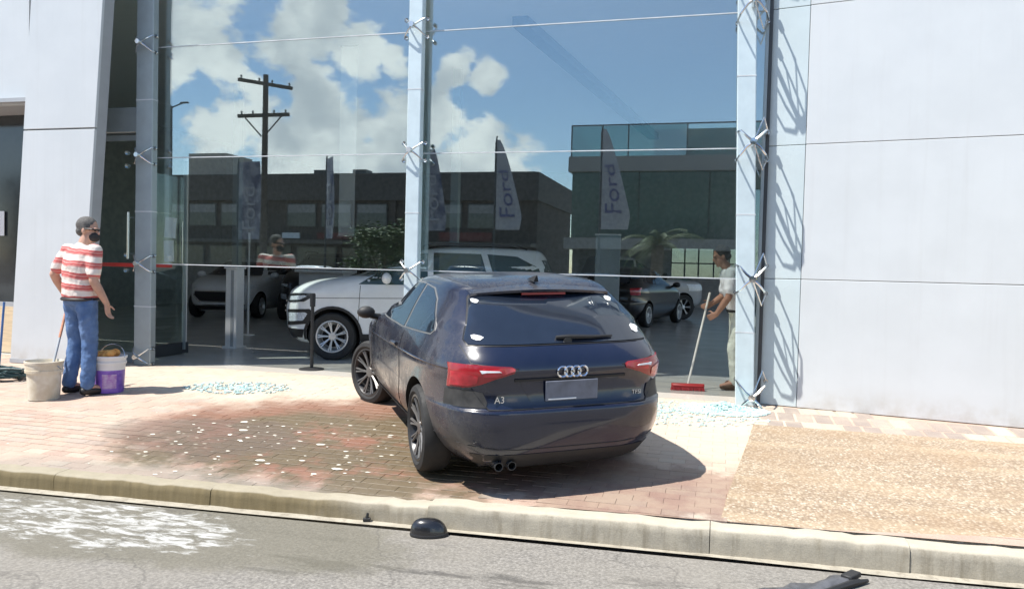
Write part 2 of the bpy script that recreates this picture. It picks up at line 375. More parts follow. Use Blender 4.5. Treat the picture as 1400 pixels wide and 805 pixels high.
def floor_mat():
    m = bpy.data.materials.new('floor_tile'); m.use_nodes = True; t = m.node_tree; b = t.nodes['Principled BSDF']; pos = pos_of(t)
    c = nmix(t, nmap(t, nnoise(t, pos, 1.5, 6., .6), .3, .7), (.46, .46, .445), (.54, .54, .52))
    du = blob(t, pos, -2.2, -.2, 5.0, 1.9, .4, 1.8, .3); c = nmix(t, nmath(t, 'MULTIPLY', du, .55), c, (.62, .56, .47))
    t.links.new(c, b.inputs['Base Color']); b.inputs['Roughness'].default_value = .22; b.inputs['Specular IOR Level'].default_value = .5
    MATS['floor_tile'] = m
floor_mat()

# ============================================================ GROUND
def sheet(name, pts, m, z=None, parent=None, kind='structure'):
    b = MB(); b.add([(p[0], p[1], p[2] if len(p) > 2 else z) for p in pts], [tuple(range(len(pts)))])
    o = b.build(name, m, parent); return tag(o, kind=kind) if parent is None else o
sheet('ground', [(-400, -400), (400, -400), (400, 400), (-400, 400)], 'earth', -.42)
rb = MB(); X = [-120, -20, -9, -5, -2.6, -2.1, -1.7, -1.3, -.9, 1, 4, 20, 120]
rv = [(x, kerb_y(max(-9, min(4, x)))-.10, -.34) for x in X] + [(x, -15.5, -.34) for x in X]; n_ = len(X)
rb.add(rv, [(i, i+n_, i+n_+1, i+1) for i in range(n_-1)]); tag(rb.build('road', 'asphalt'), kind='structure')
# pavement bed: follows the fall from facade to kerb
pb = MB(); ys = [None, -3.3, -2.95, -2.6, -2.2, -1.2, -.5, .03]
pv = []
for x in X:
    for y in ys:
        yy = kerb_y(max(-9, min(4, x)))+.149 if y is None else y
        pv.append((x, yy, gz(yy, x)-.004))
k_ = len(ys); pb.add(pv, [(i*k_+j, (i+1)*k_+j, (i+1)*k_+j+1, i*k_+j+1) for i in range(n_-1) for j in range(k_-1)])
pavement = tag(pb.build('pavement', 'paver_bed'), kind='structure')
# brick pavers: the nearest 300 one by one, the rest of the field as one part
SL = math.atan(.20/3.4)
def slab_edge(y): return .35 - .115*(-y-1.05)
def brick_geo(mb, lx, ly, h=.045, c=.0015, M=None):
    x, y = lx/2-.001, ly/2-.001
    vs = [(sx*x, sy*y, -h) for sx, sy in ((-1, -1), (1, -1), (1, 1), (-1, 1))] + [(sx*x, sy*y, -c) for sx, sy in ((-1, -1), (1, -1), (1, 1), (-1, 1))] + \
         [(sx*(x-c), sy*(y-c), 0) for sx, sy in ((-1, -1), (1, -1), (1, 1), (-1, 1))]
    fs = [(8, 9, 10, 11)] + [(i, (i+1) % 4, 4+(i+1) % 4, 4+i) for i in range(4)] + [(4+i, 4+(i+1) % 4, 8+(i+1) % 4, 8+i) for i in range(4)]
    mb.add(vs, fs, 0, M); return len(fs)
spots = []; row = 0; y = -.055
while y > -4.3:
    x = -9.2 + (.1 if row % 2 else 0)
    while x < .5:
        lim = slab_edge(y) if y < -1.05 else .42
        if y-.05 > kerb_y(x)+.13 and x+.1 < lim+.2: spots.append((x, y))
        x += .2
    y -= .1; row += 1
cam_xy = Vector((0, -8.35))
def in_view(x, y):
    v = Vector((x, y))-cam_xy; fx, fy = -math.sin(_yaw), math.cos(_yaw); d = v.x*fx+v.y*fy; s_ = v.x*fy-v.y*fx
    return d > 0 and abs(s_/d) < .68
def under_car(x, y):
    u, w = x+2.08, y+1.68; a, b_ = -.588*u+.809*w, .809*u+.588*w
    return -2.0 < a < 2.0 and abs(b_) < .7
spots.sort(key=lambda p: (not in_view(*p)) * 100 + under_car(*p)*50 + (Vector(p)-cam_xy).length)
one = MB(); brick_geo(one, .2, .1); brick_me = one.mesh('brick', 'paver_piece')
field = MB(); tints = []
for i, (x, y) in enumerate(spots):
    z = gz(y, x) + random.uniform(-.0012, .0012); M = Matrix.Translation((x, y, z)) @ Matrix.Rotation(SL if y < -.5 else 0, 4, 'X') @ Matrix.Rotation(random.uniform(-.006, .006), 4, 'Z')
    if i < 296:
        o = link(bpy.data.objects.new('brick', brick_me), pavement); o.matrix_local = M
    else:
        n = brick_geo(field, .2, .1, M=M); tints += [random.random()]*n
fo = field.build('brick_field', 'paver_field', pavement); fo['kind'] = 'stuff'
at = fo.data.attributes.new('tint', 'FLOAT', 'FACE'); at.data.foreach_set('value', tints)
# strip of blocks along the foot of the right-hand wall
one = MB(); brick_geo(one, .146, .316, c=.006); strip_me = one.mesh('brick', 'strip_piece')
strip = sheet('paved_strip', [(.42, -1.10, gz(-1.1)-.010), (6.5, -1.10, gz(-1.1)-.010), (6.5, -.5, -.010), (6.5, 0, -.010), (.42, 0, -.010), (.42, -.5, -.010)], 'strip_joint')
for j in range(3):
    for i in range(22):
        x = .50 + i*.166 + (.05, 0, .08)[j]; yy = -.93 + j*.342 - .02
        if yy+.17 > -.03-(x-.44)*.176+.12: continue
        o = link(bpy.data.objects.new('brick', strip_me), strip)
        o.matrix_local = Matrix.Translation((x, yy, gz(yy)+random.uniform(0, .003))) @ Matrix.Rotation(SL if yy < -.5 else 0, 4, 'X') @ Matrix.Rotation(random.uniform(-.02, .02), 4, 'Z')
# exposed aggregate slab
sb = MB(); e = [(.35, -1.05), (.29, -1.6), (.20, -2.3), (.11, -3.0), (.06, -3.5)]
top = []; 
for x, y in e: top += [(x, y, gz(y)+.012), (7.0, y if y > -3.05 else -3.05, gz(y if y > -3.05 else -3.05)+.012)]
top[-1] = (7.0, kerb_y(7)+.155, -.178); top[-2] = (.06, kerb_y(.06)+.155, -.178)
bot = [(a, b, c-.08) for a, b, c in top]; k = len(top)
sb.add(top+bot, [(2*i, 2*i+1, 2*i+3, 2*i+2) for i in range(4)] + [(2*i, 2*i+2, k+2*i+2, k+2*i) for i in range(4)] + [(0, k, k+1, 1), (k-2, k-1, 2*k-1, 2*k-2)][:2])
tag(sb.build('aggregate_slab', 'pebble_slab'), kind='structure')
# kerb: gutter strip with stones on it
kb = MB(); gx = [-120, -12, -8, -5, -3, -1.5, 0, 1, 2, 4, 8, 120]
rnd = random.Random(3)
a = [(x, kerb_y(max(-9, min(6, x)))-.055-(rnd.uniform(0, .045)), -.334) for x in gx]; c = [(x, kerb_y(max(-9, min(6, x)))+.12, -.334) for x in gx]
kb.add(a+c, [(i, i+1, i+1+len(gx), i+len(gx)) for i in range(len(gx)-1)])
kerb = tag(kb.build('kerb', 'gutter'), kind='structure')
def kerb_stone(x0, x1, dz=0., dy=0., chips=0):
    prof = [(0, -.36), (.006, -.25), (.012, -.215), (.028, -.200), (.05, -.195), (.14, -.193), (.15, -.36)]
    rings = []; m = 17; r_ = random.Random(int(x0*100))
    for i in range(m):
        x = x0+(x1-x0)*i/(m-1); yb = kerb_y(x)+dy+r_.uniform(-.007, .007); jz = r_.uniform(-.008, .006)
        rings.append([(x, yb+p-.0, q+dz+(jz if q > -.30 else 0)) for p, q in prof])
    return MB().loft(rings).build('kerb_stone', 'kerb_stone', kerb, smooth=True)
cuts = [-16, -12.4, -9.0, -6.4, -4.55, -3.31, -1.755, 0.0, 1.10, 2.6, 4.2, 7, 12]
for i in range(len(cuts)-1):
    right = cuts[i] > -1.8
    kerb_stone(cuts[i]+.0025, cuts[i+1]-.0025, +.012 if right else -.021, -.012 if right else 0)
# the far side of the street
sheet('far_pavement', [(-120, -35), (120, -35), (120, -15.6), (-120, -15.6)], 'far_concrete', -.16)
fk = MB(); fk.box((0, -15.55, -.22), (240, .15, .13)); tag(fk.build('far_kerb', 'gutter'), kind='structure')
sb_ = MB(); sb_.box((-4, 12.02, -.20), (26, 24, .40)); tag(sb_.build('showroom_floor', 'floor_tile'), kind='structure')

# ============================================================ SHOWROOM
shop = thing('showroom_building', 'tall white clad car showroom with a glass front missing its lower panes', 'building', (-3.4, 0, 0))
def part(name, m, mb, parent=None, smooth=False):
    par = shop if parent is None else parent
    o = mb.build(name, m, par, smooth)
    if par is shop: o.matrix_local = Matrix.Translation((3.4, 0, 0))
    return o
# right wall, turned ten degrees towards the street
WM = Matrix.Translation((.44, 0, 0)) @ Matrix.Rotation(R(-10), 4, 'Z')
def wall_box(x0, x1, z0, z1, name, m, y0=0., y1=.05, bev=.004):
    b = MB(); b.box(((x0+x1)/2, (y0+y1)/2, (z0+z1)/2), (x1-x0, y1-y0, z1-z0), bev=bev)
    for i in range(len(b.v)): b.v[i] = WM @ b.v[i]
    return part(name, m, b)
zs = [.0, 1.305, 2.665, 4.055, 5.45, 6.9, 8.4]
for i in range(len(zs)-1):
    wall_box(.008, .372, zs[i]+.003, zs[i+1]-.003, 'jamb_panel', 'jamb_panel', .012, .05)
    wall_box(.377, 3.6, zs[i]+.003, zs[i+1]-.003, 'cladding_panel', 'white_panel')
    wall_box(3.606, 7.2, zs[i]+.003, zs[i+1]-.003, 'cladding_panel', 'white_panel')
wall_box(.0, 7.2, .0, 8.4, 'backing_wall', 'joint_dark', .052, .25, 0)
# left portal leg, leaning slightly, with its two panels and the return
def lean_box(x0, x1, y0, y1, z0, z1, k=.066, bev=0):
    b = MB(); b.box(((x0+x1)/2, (y0+y1)/2, (z0+z1)/2), (x1-x0, y1-y0, z1-z0), bev=bev)
    for v in b.v: v.x += k*v.z
    return b
for z0, z1 in ((.02, 2.915), (2.935, 5.6), (5.62, 8.4)):
    part('cladding_panel', 'white_panel', lean_box(-8.66, -7.575, -.60, -.56, z0, z1, bev=.004))
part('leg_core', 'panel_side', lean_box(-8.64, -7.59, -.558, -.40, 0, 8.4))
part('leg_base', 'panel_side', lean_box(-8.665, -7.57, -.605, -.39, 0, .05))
# wing left of the leg: cladding above a recessed window over a wooden panel
b = MB(); b.box((-12.35, -.42, 5.8), (7.6, .06, 5.04)); part('cladding_panel', 'white_panel', b)
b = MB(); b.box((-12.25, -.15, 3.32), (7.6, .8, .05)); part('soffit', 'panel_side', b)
b = MB(); b.box((-12.3, .20, 1.98), (7.6, .03, 2.62)); wing = part('window_pane', 'tinted_pane', b)
b = MB()
for x in (-8.75, -9.9, -11.3, -12.7): b.box((x, .18, 1.98), (.06, .08, 2.62))
b.box((-12.3, .18, .68), (7.6, .09, .06)); part('window_frame', 'panel_side', b)
b = MB(); b.box((-9.74, .16, 1.80), (.24, .006, .34)); part('notice', 'paper', b)
b = MB(); b.box((-12.3, .16, .33), (7.6, .06, .64)); part('base_panel', 'wood_cream', b)
# posts
def post(name, x, y, w, m, k=0.):
    b = MB(); b.box((x, y, 3.45), (w, .10, 6.9), bev=.008)
    for z in (.75, 1.95, 3.35, 4.75): b.box((x, y, z), (w+.004, .104, .012), 1)
    for v in b.v: v.x += k*(v.z)
    return part(name, [m, 'silicone'], b)
post('post', -3.40, -.115, .165, 'post_blue'); post('post', .30, -.125, .185, 'post_blue', -.026); post('post', -7.04, -.12, .25, 'post_grey')
# glass: three rows of big panes per bay; the bottom row is gone
rows = [(1.300, 2.640), (2.652, 4.035), (4.047, 5.40), (5.412, 6.72)]
for x0, x1 in ((-6.99, -3.387), (-3.375, .285)):
    for z0, z1 in rows:
        b = MB(); b.box(((x0+x1)/2, 0, (z0+z1)/2), (x1-x0, .014, z1-z0)); part('glass_pane', 'facade_glass', b)
    for z in (1.294, 2.646, 4.041, 5.406):
        b = MB(); b.box(((x0+x1)/2, -.001, z), (x1-x0, .018, .011)); part('glass_joint', 'silicone', b)
for z0, z1 in [(.02, 1.29)]+rows:
    b = MB(); b.box((.362, 0, (z0+z1)/2), (.12, .014, z1-z0)); part('glass_pane', 'facade_glass', b)
b = MB(); b.box((.44, .03, 3.4), (.035, .14, 6.8)); part('jamb_frame', 'dark_frame', b)
b = MB(); b.box((.405, -.02, 3.4), (.03, .08, 6.8)); part('jamb_frame', 'post_grey', b)
rg = random.Random(5)
for x0, x1 in ((-6.9, -3.5), (-3.3, .2)):                       # splinters of broken glass left in the joint
    x = x0
    while x < x1:
        w = rg.uniform(.05, .3)
        if rg.random() < .35: part('glass_splinter', 'door_glass', MB().prism([(x, 1.288), (x+w, 1.288), (x+w*rg.random(), 1.288-rg.uniform(.01, .035))], -.006, .006))
        x += w
# spider fittings
def spider(left=True, right=True):
    b = MB()
    b.lathe([(.03, -.02), (.035, 0), (.03, .05)], 10, 0, Matrix.Translation((0, -.17, 0)) @ Matrix.Rotation(R(-90), 4, 'X'), True)
    for sx in ((-1,) if left else ()) + ((1,) if right else ()):
        for sz in (-1, 1):
            b.tube([(0, -.13, 0), (sx*.06, -.12, sz*.04), (sx*.12, -.07, sz*.095), (sx*.13, -.02, sz*.10)], [.015, .010, .008, .008], 6)
            b.lathe([(.001, -.035), (.022, -.032), (.025, -.010), (.022, .0)], 10, 0, Matrix.Translation((sx*.13, -.02, sz*.10)) @ Matrix.Rotation(R(90), 4, 'X'), False)
    return b.mesh('spider_fitting', 'steel', True)
sp_me = spider()
def standoff_spider():                                              # the right post carries its fittings on stand-offs in front of the glass
    b = MB(); b.tube([(0, .10, 0), (0, -.20, 0)], .022, 8)
    b.lathe([(.001, -.03), (.034, -.028), (.036, .0), (.03, .03)], 10, 0, Matrix.Translation((0, -.20, 0)) @ Matrix.Rotation(R(-90), 4, 'X'))
    for sx in (-1, 1):
        for sz in (-1, 1):
            b.tube([(0, -.19, 0), (sx*.06, -.20, sz*.05), (sx*.12, -.15, sz*.12), (sx*.145, .0, sz*.14), (sx*.145, .19, sz*.14)], [.016, .013, .011, .010, .010], 6)
            b.lathe([(.001, -.03), (.024, -.028), (.026, -.01), (.022, .01)], 10, 0, Matrix.Translation((sx*.145, .10, sz*.14)) @ Matrix.Rotation(R(90), 4, 'X'))
    b.tube([(.0, -.18, .0), (.10, -.06, .26), (.145, .05, .14)], .007, 5); b.tube([(.0, -.18, .0), (.10, -.06, -.26), (.145, .05, -.14)], .007, 5)
    return b.mesh('spider_fitting', 'steel', True)
so_me = standoff_spider()
for x, y, zz, k in ((-3.40, .005, (1.294, 2.646, 4.041, 5.406), 0), (.30, -.09, (.12, 1.294, 2.646, 4.041, 5.406), -.026), (-7.04, .0, (.12, 1.294, 2.646, 4.041, 5.406), 0)):
    for z in zz:
        o = link(bpy.data.objects.new('spider_fitting', so_me if x > 0 else sp_me), shop); o.matrix_local = Matrix.Translation((x+k*z+3.4+(.06 if x > 0 else 0), y-.12, z))
# entrance beside the left post: transom, upper light, door with handle
b = MB(); b.box((-7.75, .03, 3.13), (1.25, .16, .32), bev=.01); part('transom', 'post_grey', b)
b = MB(); b.box((-7.75, .03, 4.95), (1.25, .014, 3.3)); part('glass_pane', 'door_glass', b)
b = MB(); b.box((-7.72, .03, 1.46), (1.15, .014, 2.85)); part('glass_pane', 'door_glass', b)
b = MB()
for x in (-7.25, -8.3): b.box((x, .03, 1.48), (.055, .07, 2.95))
b.box((-7.77, .03, 2.91), (1.0, .06, .07)); b.box((-7.77, .03, .07), (1.0, .06, .13)); part('door_frame', 'post_grey', b)
b = MB(); b.box((-7.62, .018, 1.27), (.66, .004, .05)); part('safety_tape', 'red_tape', b)
b = MB(); b.tube([(-7.36, -.06, 1.35), (-7.36, -.06, 1.95)], .014); b.tube([(-7.36, -.06, 1.42), (-7.36, .03, 1.42)], .008); b.tube([(-7.36, -.06, 1.88), (-7.36, .03, 1.88)], .008); part('pull_handle', 'steel', b, None, True)
for z in (1.2, 1.4, 2.55, 2.72): part('door_clamp', 'steel', MB().lathe([(.001, -.03), (.03, -.03), (.03, 0)], 10, 0, Matrix.Translation((-7.45, .0, z)) @ Matrix.Rotation(R(90), 4, 'X')))
# open door leaf swung into the showroom
door = part('door', 'door_glass', MB().box((-7.47, .74, 1.48), (.012, .86, 2.6)))
for y in (.30, 1.18):
    part('door_stile', 'white_paint', MB().box((-7.47, y, 1.42), (.05, .055, 2.84), bev=.005), door)
part('door_rail', 'dark_frame', MB().box((-7.47, .74, .09), (.07, .98, .16), bev=.005), door)
part('door_stile', 'post_grey', MB().box((-7.41, 1.10, 1.42), (.03, .03, 2.7)), door)
part('safety_tape', 'red_tape', MB().box((-7.462, .62, 1.27), (.006, .55, .05)), door)
part('door_handle', 'steel', MB().tube([(-7.40, 1.02, 1.3), (-7.40, 1.02, 1.9)], .014), door)
b = MB(); b.box((-6.78, .012, 1.76), (.17, .003, .26), rot=Matrix.Rotation(.08, 4, 'Y')); part('notice', 'paper', b)
b = MB(); b.box((-6.80, .012, 1.46), (.15, .003, .27), rot=Matrix.Rotation(-.04, 4, 'Y')); part('notice', 'paper', b)
# head beam, roof, inside
part('head_beam', 'white_panel', MB().box((-3.7, .16, 7.55), (9.2, .42, 1.65)))
part('roof', 'panel_side', MB().box((-4, 12, 8.1), (26, 24.5, .3)))
part('ceiling', 'ceiling_grey', MB().box((-4, 12.4, 5.55), (25.8, 22.6, .08)))
part('side_wall', 'interior_wall', MB().box((-16.9, 12, 4), (.2, 24, 8)))
part('side_wall', 'interior_mid', MB().box((8.9, 12, .25), (.2, 24, .5)).box((8.9, 12, 6.6), (.2, 24, 2.8)).box((8.9, .3, 2.85), (.2, .5, 4.7)).box((8.9, 23.7, 2.85), (.2, .5, 4.7)))  # open span added out of view so sky light brightens the showroom
bw = MB()
bw.box((-9.45, 23.9, 3.0), (15.1, .2, 6)); bw.box((4.75, 23.9, .6), (8.1, .2, 1.2)); bw.box((4.75, 23.9, 5.4), (8.1, .2, 1.2)); bw.box((-.6, 23.9, .60), (2.6, .2, 1.2)); bw.box((-.6, 23.9, 4.2), (2.6, .2, 3.6))
part('back_wall', 'interior_wall', bw)
b = MB()
for x in (-1.9, -1.35, -.8, -.2, .4): b.box((x, 23.86, 1.8), (.06, .1, 1.2))
b.box((-.7, 23.86, 1.8), (2.6, .09, .05)); part('window_frame', 'dark_frame', b); part('window_pane', 'smoke_glass', MB().box((3.4, 23.9, 3.0), (10.8, .012, 3.6)))  # glazing to the right of this frame is unseen, added to brighten the inside
B_ = MB(); bt = [(-3.42, 4.0), (-3.16, 4.0), (-1.86, 15), (-2.14, 15)]
B_.add([(x, y, 5.508) for x, y in bt]+[(x, y, 5.34) for x, y in bt], [(0, 1, 2, 3), (4, 7, 6, 5), (0, 4, 5, 1), (1, 5, 6, 2), (2, 6, 7, 3), (3, 7, 4, 0)]); part('ceiling_beam', 'dark_frame', B_)
for x, y in ((-5.4, 7.0), (-11.0, 7.5), (3.2, 7.2)): part('column', 'post_grey', MB().box((x, y, 2.75), (.16, .16, 5.5)))
# ============================================================ VEHICLES
def paint(name, col, rough=.28, coat=.7, dust=0., metal=.0, flake=.0):
    m = bpy.data.materials.new(name); m.use_nodes = True; t = m.node_tree; b = t.nodes['Principled BSDF']
    co = N(t, 'ShaderNodeTexCoord').outputs['Object']
    n = nnoise(t, co, 2.2, 6., .65); fine = nnoise(t, co, 30., 6., .7)
    c = nmix(t, nmap(t, n, .3, .7), tuple(x*.93 for x in col), tuple(min(1, x*1.05) for x in col))
    r = rough
    if dust:
        s = N(t, 'ShaderNodeSeparateXYZ'); t.links.new(co, s.inputs[0])
        side = nmap(t, s.outputs[1], .45, .80); low = nmap(t, s.outputs[2], 1.15, .35, .45, 1.)
        up = N(t, 'ShaderNodeNewGeometry'); su = N(t, 'ShaderNodeSeparateXYZ'); t.links.new(up.outputs['Normal'], su.inputs[0])
        top = nmap(t, su.outputs[2], .75, 1., 0, .85)
        d = nmath(t, 'MULTIPLY', nmath(t, 'MAXIMUM', nmath(t, 'MULTIPLY', side, low), top), nmap(t, nmath(t, 'ADD', nmath(t, 'MULTIPLY', n, .6), nmath(t, 'MULTIPLY', fine, .4)), .34, .66, .12, 1.))
        d = nmath(t, 'MAXIMUM', d, nmap(t, n, .25, .8, .0, .08))
        d = nmath(t, 'MULTIPLY', d, dust, clamp=True)
        c = nmix(t, d, c, (.135, .122, .10)); t.links.new(nmap(t, d, 0, 1, rough, .75), b.inputs['Roughness'])
        t.links.new(nmap(t, d, 0, .7, coat, 0.), b.inputs['Coat Weight'])
    else:
        b.inputs['Roughness'].default_value = rough; b.inputs['Coat Weight'].default_value = coat
    b.inputs['Coat Roughness'].default_value = .05; b.inputs['Metallic'].default_value = metal
    t.links.new(c, b.inputs['Base Color']); MATS[name] = m; return m
paint('navy_paint', (.005, .0095, .030), .20, .65, .60)
paint('white_car_paint', (.80, .82, .84), .30, .6)
paint('grey_car_paint', (.38, .39, .40), .35, .5)
paint('black_car_paint', (.012, .012, .014), .3, .6)
paint('silver_car_paint', (.42, .44, .45), .32, .5, metal=.3)
mat('wheel_well', (.008, .008, .008), .9)
mat('car_glass', (.012, .017, .028), .04, spec=.8, var=.1, coat=.4)
mat('car_glass_green', (.03, .06, .055), .05, spec=.8, var=.1, coat=.3)
mat('chrome', (.75, .76, .78), .15, metal=1, var=.04)
mat('trim_light', (.20, .20, .195), .4, metal=.4)
mat('lamp_red', (.42, .015, .028), .18, coat=.6, var=.25, scale=14)
mat('lamp_red_deep', (.28, .010, .016), .2, coat=.5)
mat('lamp_clear', (.74, .77, .80), .3, coat=.3, var=.06, scale=20)
mat('lamp_lens_white', (.55, .60, .66), .25, coat=.4, var=.25, scale=30)
mat('lamp_dark', (.03, .032, .035), .2, coat=.5)
mat('alloy_dark', (.05, .05, .052), .35, metal=.4)
mat('alloy_face', (.17, .165, .16), .4, metal=.5, var=.25)
mat('alloy_silver', (.62, .63, .64), .35, metal=.5)
mat('plate', (.14, .15, .185), .45, var=.2, scale=9)
mat('flat_white', (.82, .82, .82), .5)
mat('dust_black', (.028, .027, .026), .6, var=.4, scale=12)

def pchip(x, y, xi):
    x = np.asarray(x, float); y = np.asarray(y, float); h = np.diff(x); d = np.diff(y)/h; m = np.zeros_like(y)
    for i in range(1, len(x)-1):
        if d[i-1]*d[i] > 0:
            w1, w2 = 2*h[i]+h[i-1], h[i]+2*h[i-1]; m[i] = (w1+w2)/(w1/d[i-1]+w2/d[i])
    m[0], m[-1] = d[0], d[-1]
    k = np.clip(np.searchsorted(x, xi)-1, 0, len(x)-2); s = (xi-x[k])/h[k]
    return y[k]*(1+2*s)*(1-s)**2 + h[k]*m[k]*s*(1-s)**2 + y[k+1]*s*s*(3-2*s) + h[k]*m[k+1]*s*s*(s-1)
def quad(xm, ax, w, n, cnt):
    a = np.linspace(0, math.pi/2, 600); x = np.abs(np.cos(a))**(2/n)*ax; y = np.sin(a)**(2/n)*w
    s = np.concatenate([[0], np.cumsum(np.hypot(np.diff(x), np.diff(y)))]); t = np.linspace(0, s[-1], cnt)
    return np.interp(t, s, x)+xm*0, np.interp(t, s, y)
def car_rings(levels, sub=3, cnt=22):
    L = np.array(levels, float); idx = np.arange(len(L)); fi = np.linspace(0, len(L)-1, (len(L)-1)*sub+1)
    V = [pchip(idx, L[:, c], fi) for c in range(L.shape[1])]; rings = []
    for z, xr, xf, w, nr, nf in zip(*V):
        xm = (xr+xf)/2 if xf-xr < 2.6 else -.1
        qx, qy = quad(xm, xm-xr, w, nr, cnt); fx, fy = quad(xm, xf-xm, w, nf, cnt)
        half = [(xm-a, b) for a, b in zip(qx, qy)] + [(xm+a, b) for a, b in zip(fx[::-1], fy[::-1])][1:]
        ring = [(a, b, z) for a, b in half] + [(a, -b, z) for a, b in half[-2:0:-1]]
        rings.append(ring)
    return rings
def eval_mesh(ob, name):
    dg = bpy.context.evaluated_depsgraph_get(); dg.update(); return bpy.data.meshes.new_from_object(ob.evaluated_get(dg), depsgraph=dg)
def shade(me, ang=48):
    bm = bmesh.new(); bm.from_mesh(me)
    for f in bm.faces: f.smooth = True
    for e in bm.edges:
        if len(e.link_faces) == 2: e.smooth = e.calc_face_angle(0) < R(ang)
    bm.to_mesh(me); bm.free()
DIRS = {'rear': (Vector((1, 0, 0)), lambda a, b: Vector((-6, a, b))), 'front': (Vector((-1, 0, 0)), lambda a, b: Vector((6, a, b))),
        'left': (Vector((0, -1, 0)), lambda a, b: Vector((a, 6, b))), 'right': (Vector((0, 1, 0)), lambda a, b: Vector((a, -6, b))),
        'top': (Vector((0, 0, -1)), lambda a, b: Vector((a, b, 6)))}
class Car:
    def __init__(s, name, label, cat, levels, paint_m, wheels, wr, group=None, arch=.055):
        s.root = thing(name, label, cat, group=group); rings = car_rings(levels)
        mb = MB().loft(rings); me = mb.mesh('body', [paint_m, 'wheel_well'], True)
        s.bvh = BVHTree.FromPolygons([v.co.copy() for v in me.vertices], [tuple(p.vertices) for p in me.polygons])
        tmp = bpy.data.objects.new('tmp', me); COL.objects.link(tmp)
        cb = MB()
        for x in wheels:
            for sg in (-1, 1):
                cb.lathe([(wr+arch, -.26), (wr+arch, .5)], 36, 0, Matrix.Translation((x, sg*.86, wr)) @ Matrix.Rotation(R(-90*sg), 4, 'X'), True)
        cut = cb.build('tmp_cut', 'wheel_well'); md = tmp.modifiers.new('b', 'BOOLEAN'); md.object = cut; md.operation = 'DIFFERENCE'; md.solver = 'EXACT'; md.material_mode = 'TRANSFER'
        body = eval_mesh(tmp, 'body'); body.name = 'body'; shade(body)
        bpy.data.objects.remove(tmp); bpy.data.objects.remove(cut)
        s.body = link(bpy.data.objects.new('body', body), s.root); s.wr = wr; s.wheels = wheels
    def hit(s, ax, a, b, off):
        d, o = DIRS[ax]; h = s.bvh.ray_cast(o(a, b), d)
        if h[0] is None: return None
        n = h[1] if h[1].dot(d) < 0 else -h[1]; return h[0]+n*off
    def patch(s, ax, poly, name, m, off=.004, parent=None, step=.05, skirt=.02):
        pts = []; 
        for i in range(len(poly)):
            p, q = Vector(poly[i]), Vector(poly[(i+1) % len(poly)]); k = max(1, int((q-p).length/step))
            pts += [p.lerp(q, j/k) for j in range(k)]
        nb = len(pts); xs = [p.x for p in pts]; ys = [p.y for p in pts]
        def inside(x, y):
            c = False; j = nb-1
            for i in range(nb):
                if (pts[i].y > y) != (pts[j].y > y) and x < (pts[j].x-pts[i].x)*(y-pts[i].y)/(pts[j].y-pts[i].y)+pts[i].x: c = not c
                j = i
            return c
        x = min(xs)+step*.5
        while x < max(xs):
            y = min(ys)+step*.5
            while y < max(ys):
                if inside(x, y) and min((p.x-x)**2+(p.y-y)**2 for p in pts) > (step*.4)**2: pts.append(Vector((x, y)))
                y += step
            x += step
        r = delaunay_2d_cdt(pts, [(i, (i+1) % nb) for i in range(nb)], [list(range(nb))], 1, 1e-6)
        co = [s.hit(ax, p.x, p.y, off) for p in r[0]]; fs = [f for f in r[2] if all(co[i] is not None for i in f)]
        d = DIRS[ax][0]; cnt = {}
        for f in fs:
            for i in range(len(f)):
                e = (f[i], f[(i+1) % len(f)]); cnt[e] = 1
        bd = [e for e in cnt if (e[1], e[0]) not in cnt]
        vs = [c if c is not None else Vector() for c in co]; mp = {}
        for e in bd:
            for i in e:
                if i not in mp: mp[i] = len(vs); vs.append(vs[i]+d*skirt)
        fs = list(fs)+[(a, mp[a], mp[b], b) for a, b in bd]
        mb = MB(); mb.add(vs, fs); return mb.build(name, m, parent or s.root, True, 50)
    def seam(s, ax, path, name, m, r=.004, off=0., parent=None, closed=False, n=5):
        pts = []; P = [Vector(p) for p in path] + ([Vector(path[0])] if closed else [])
        for i in range(len(P)-1):
            k = max(2, int((P[i+1]-P[i]).length/.05))
            for j in range(k+(i == len(P)-2)):
                q = P[i].lerp(P[i+1], j/k); h = s.hit(ax, q.x, q.y, off)
                if h is not None: pts.append(h)
        return MB().tube(pts, r, n).build(name, m, parent or s.root, True)
    def wheel(s, x, sg, steer=0., rr=.225, spokes=10, face='alloy_face', dark='alloy_dark', y=.80, double=True, sw=1.):
        wr = s.wr; w = link(bpy.data.objects.new('wheel', None), s.root); w.empty_display_size = .1
        w.location = (x, sg*y, wr); w.rotation_euler = (0, 0, steer); M = Matrix.Rotation(R(-90*sg), 4, 'X')
        t = MB().lathe([(rr-.01, -.09), (wr-.06, -.108), (wr-.02, -.10), (wr-.003, -.07), (wr, -.03), (wr, .03), (wr-.003, .07), (wr-.02, .10), (wr-.055, .11), (rr+.015, .098), (rr, .08)], 40, 0, M)
        t.build('tyre', 'rubber', w, True)
        b = MB(); b.lathe([(rr+.006, .075), (rr+.012, .098), (rr-.004, .100), (rr-.022, .07), (rr-.03, -.08), (.02, -.085)], 40, 0, M)
        b.lathe([(.001, .012), (rr*.72, .012), (rr*.72, -.02)], 24, 2, M)
        b.lathe([(.001, .080), (.05, .078), (.062, .062), (.062, .0)], 16, 1, M)
        for k in range(spokes):
            for dd in ((-.085, .085) if double else (0,)):
                an = 2*math.pi*k/spokes
                b.tube([M @ Vector((rad*math.cos(an+dd*(rad/rr)), rad*math.sin(an+dd*(rad/rr)), z)) for rad, z in ((.045, .066), (rr*.55, .072), (rr-.012, .088))], [.014*sw, .011*sw, .013*sw], 5, 1)
        b.build('rim', [dark if dark else face, face, 'wheel_well'], w, True)
        return w
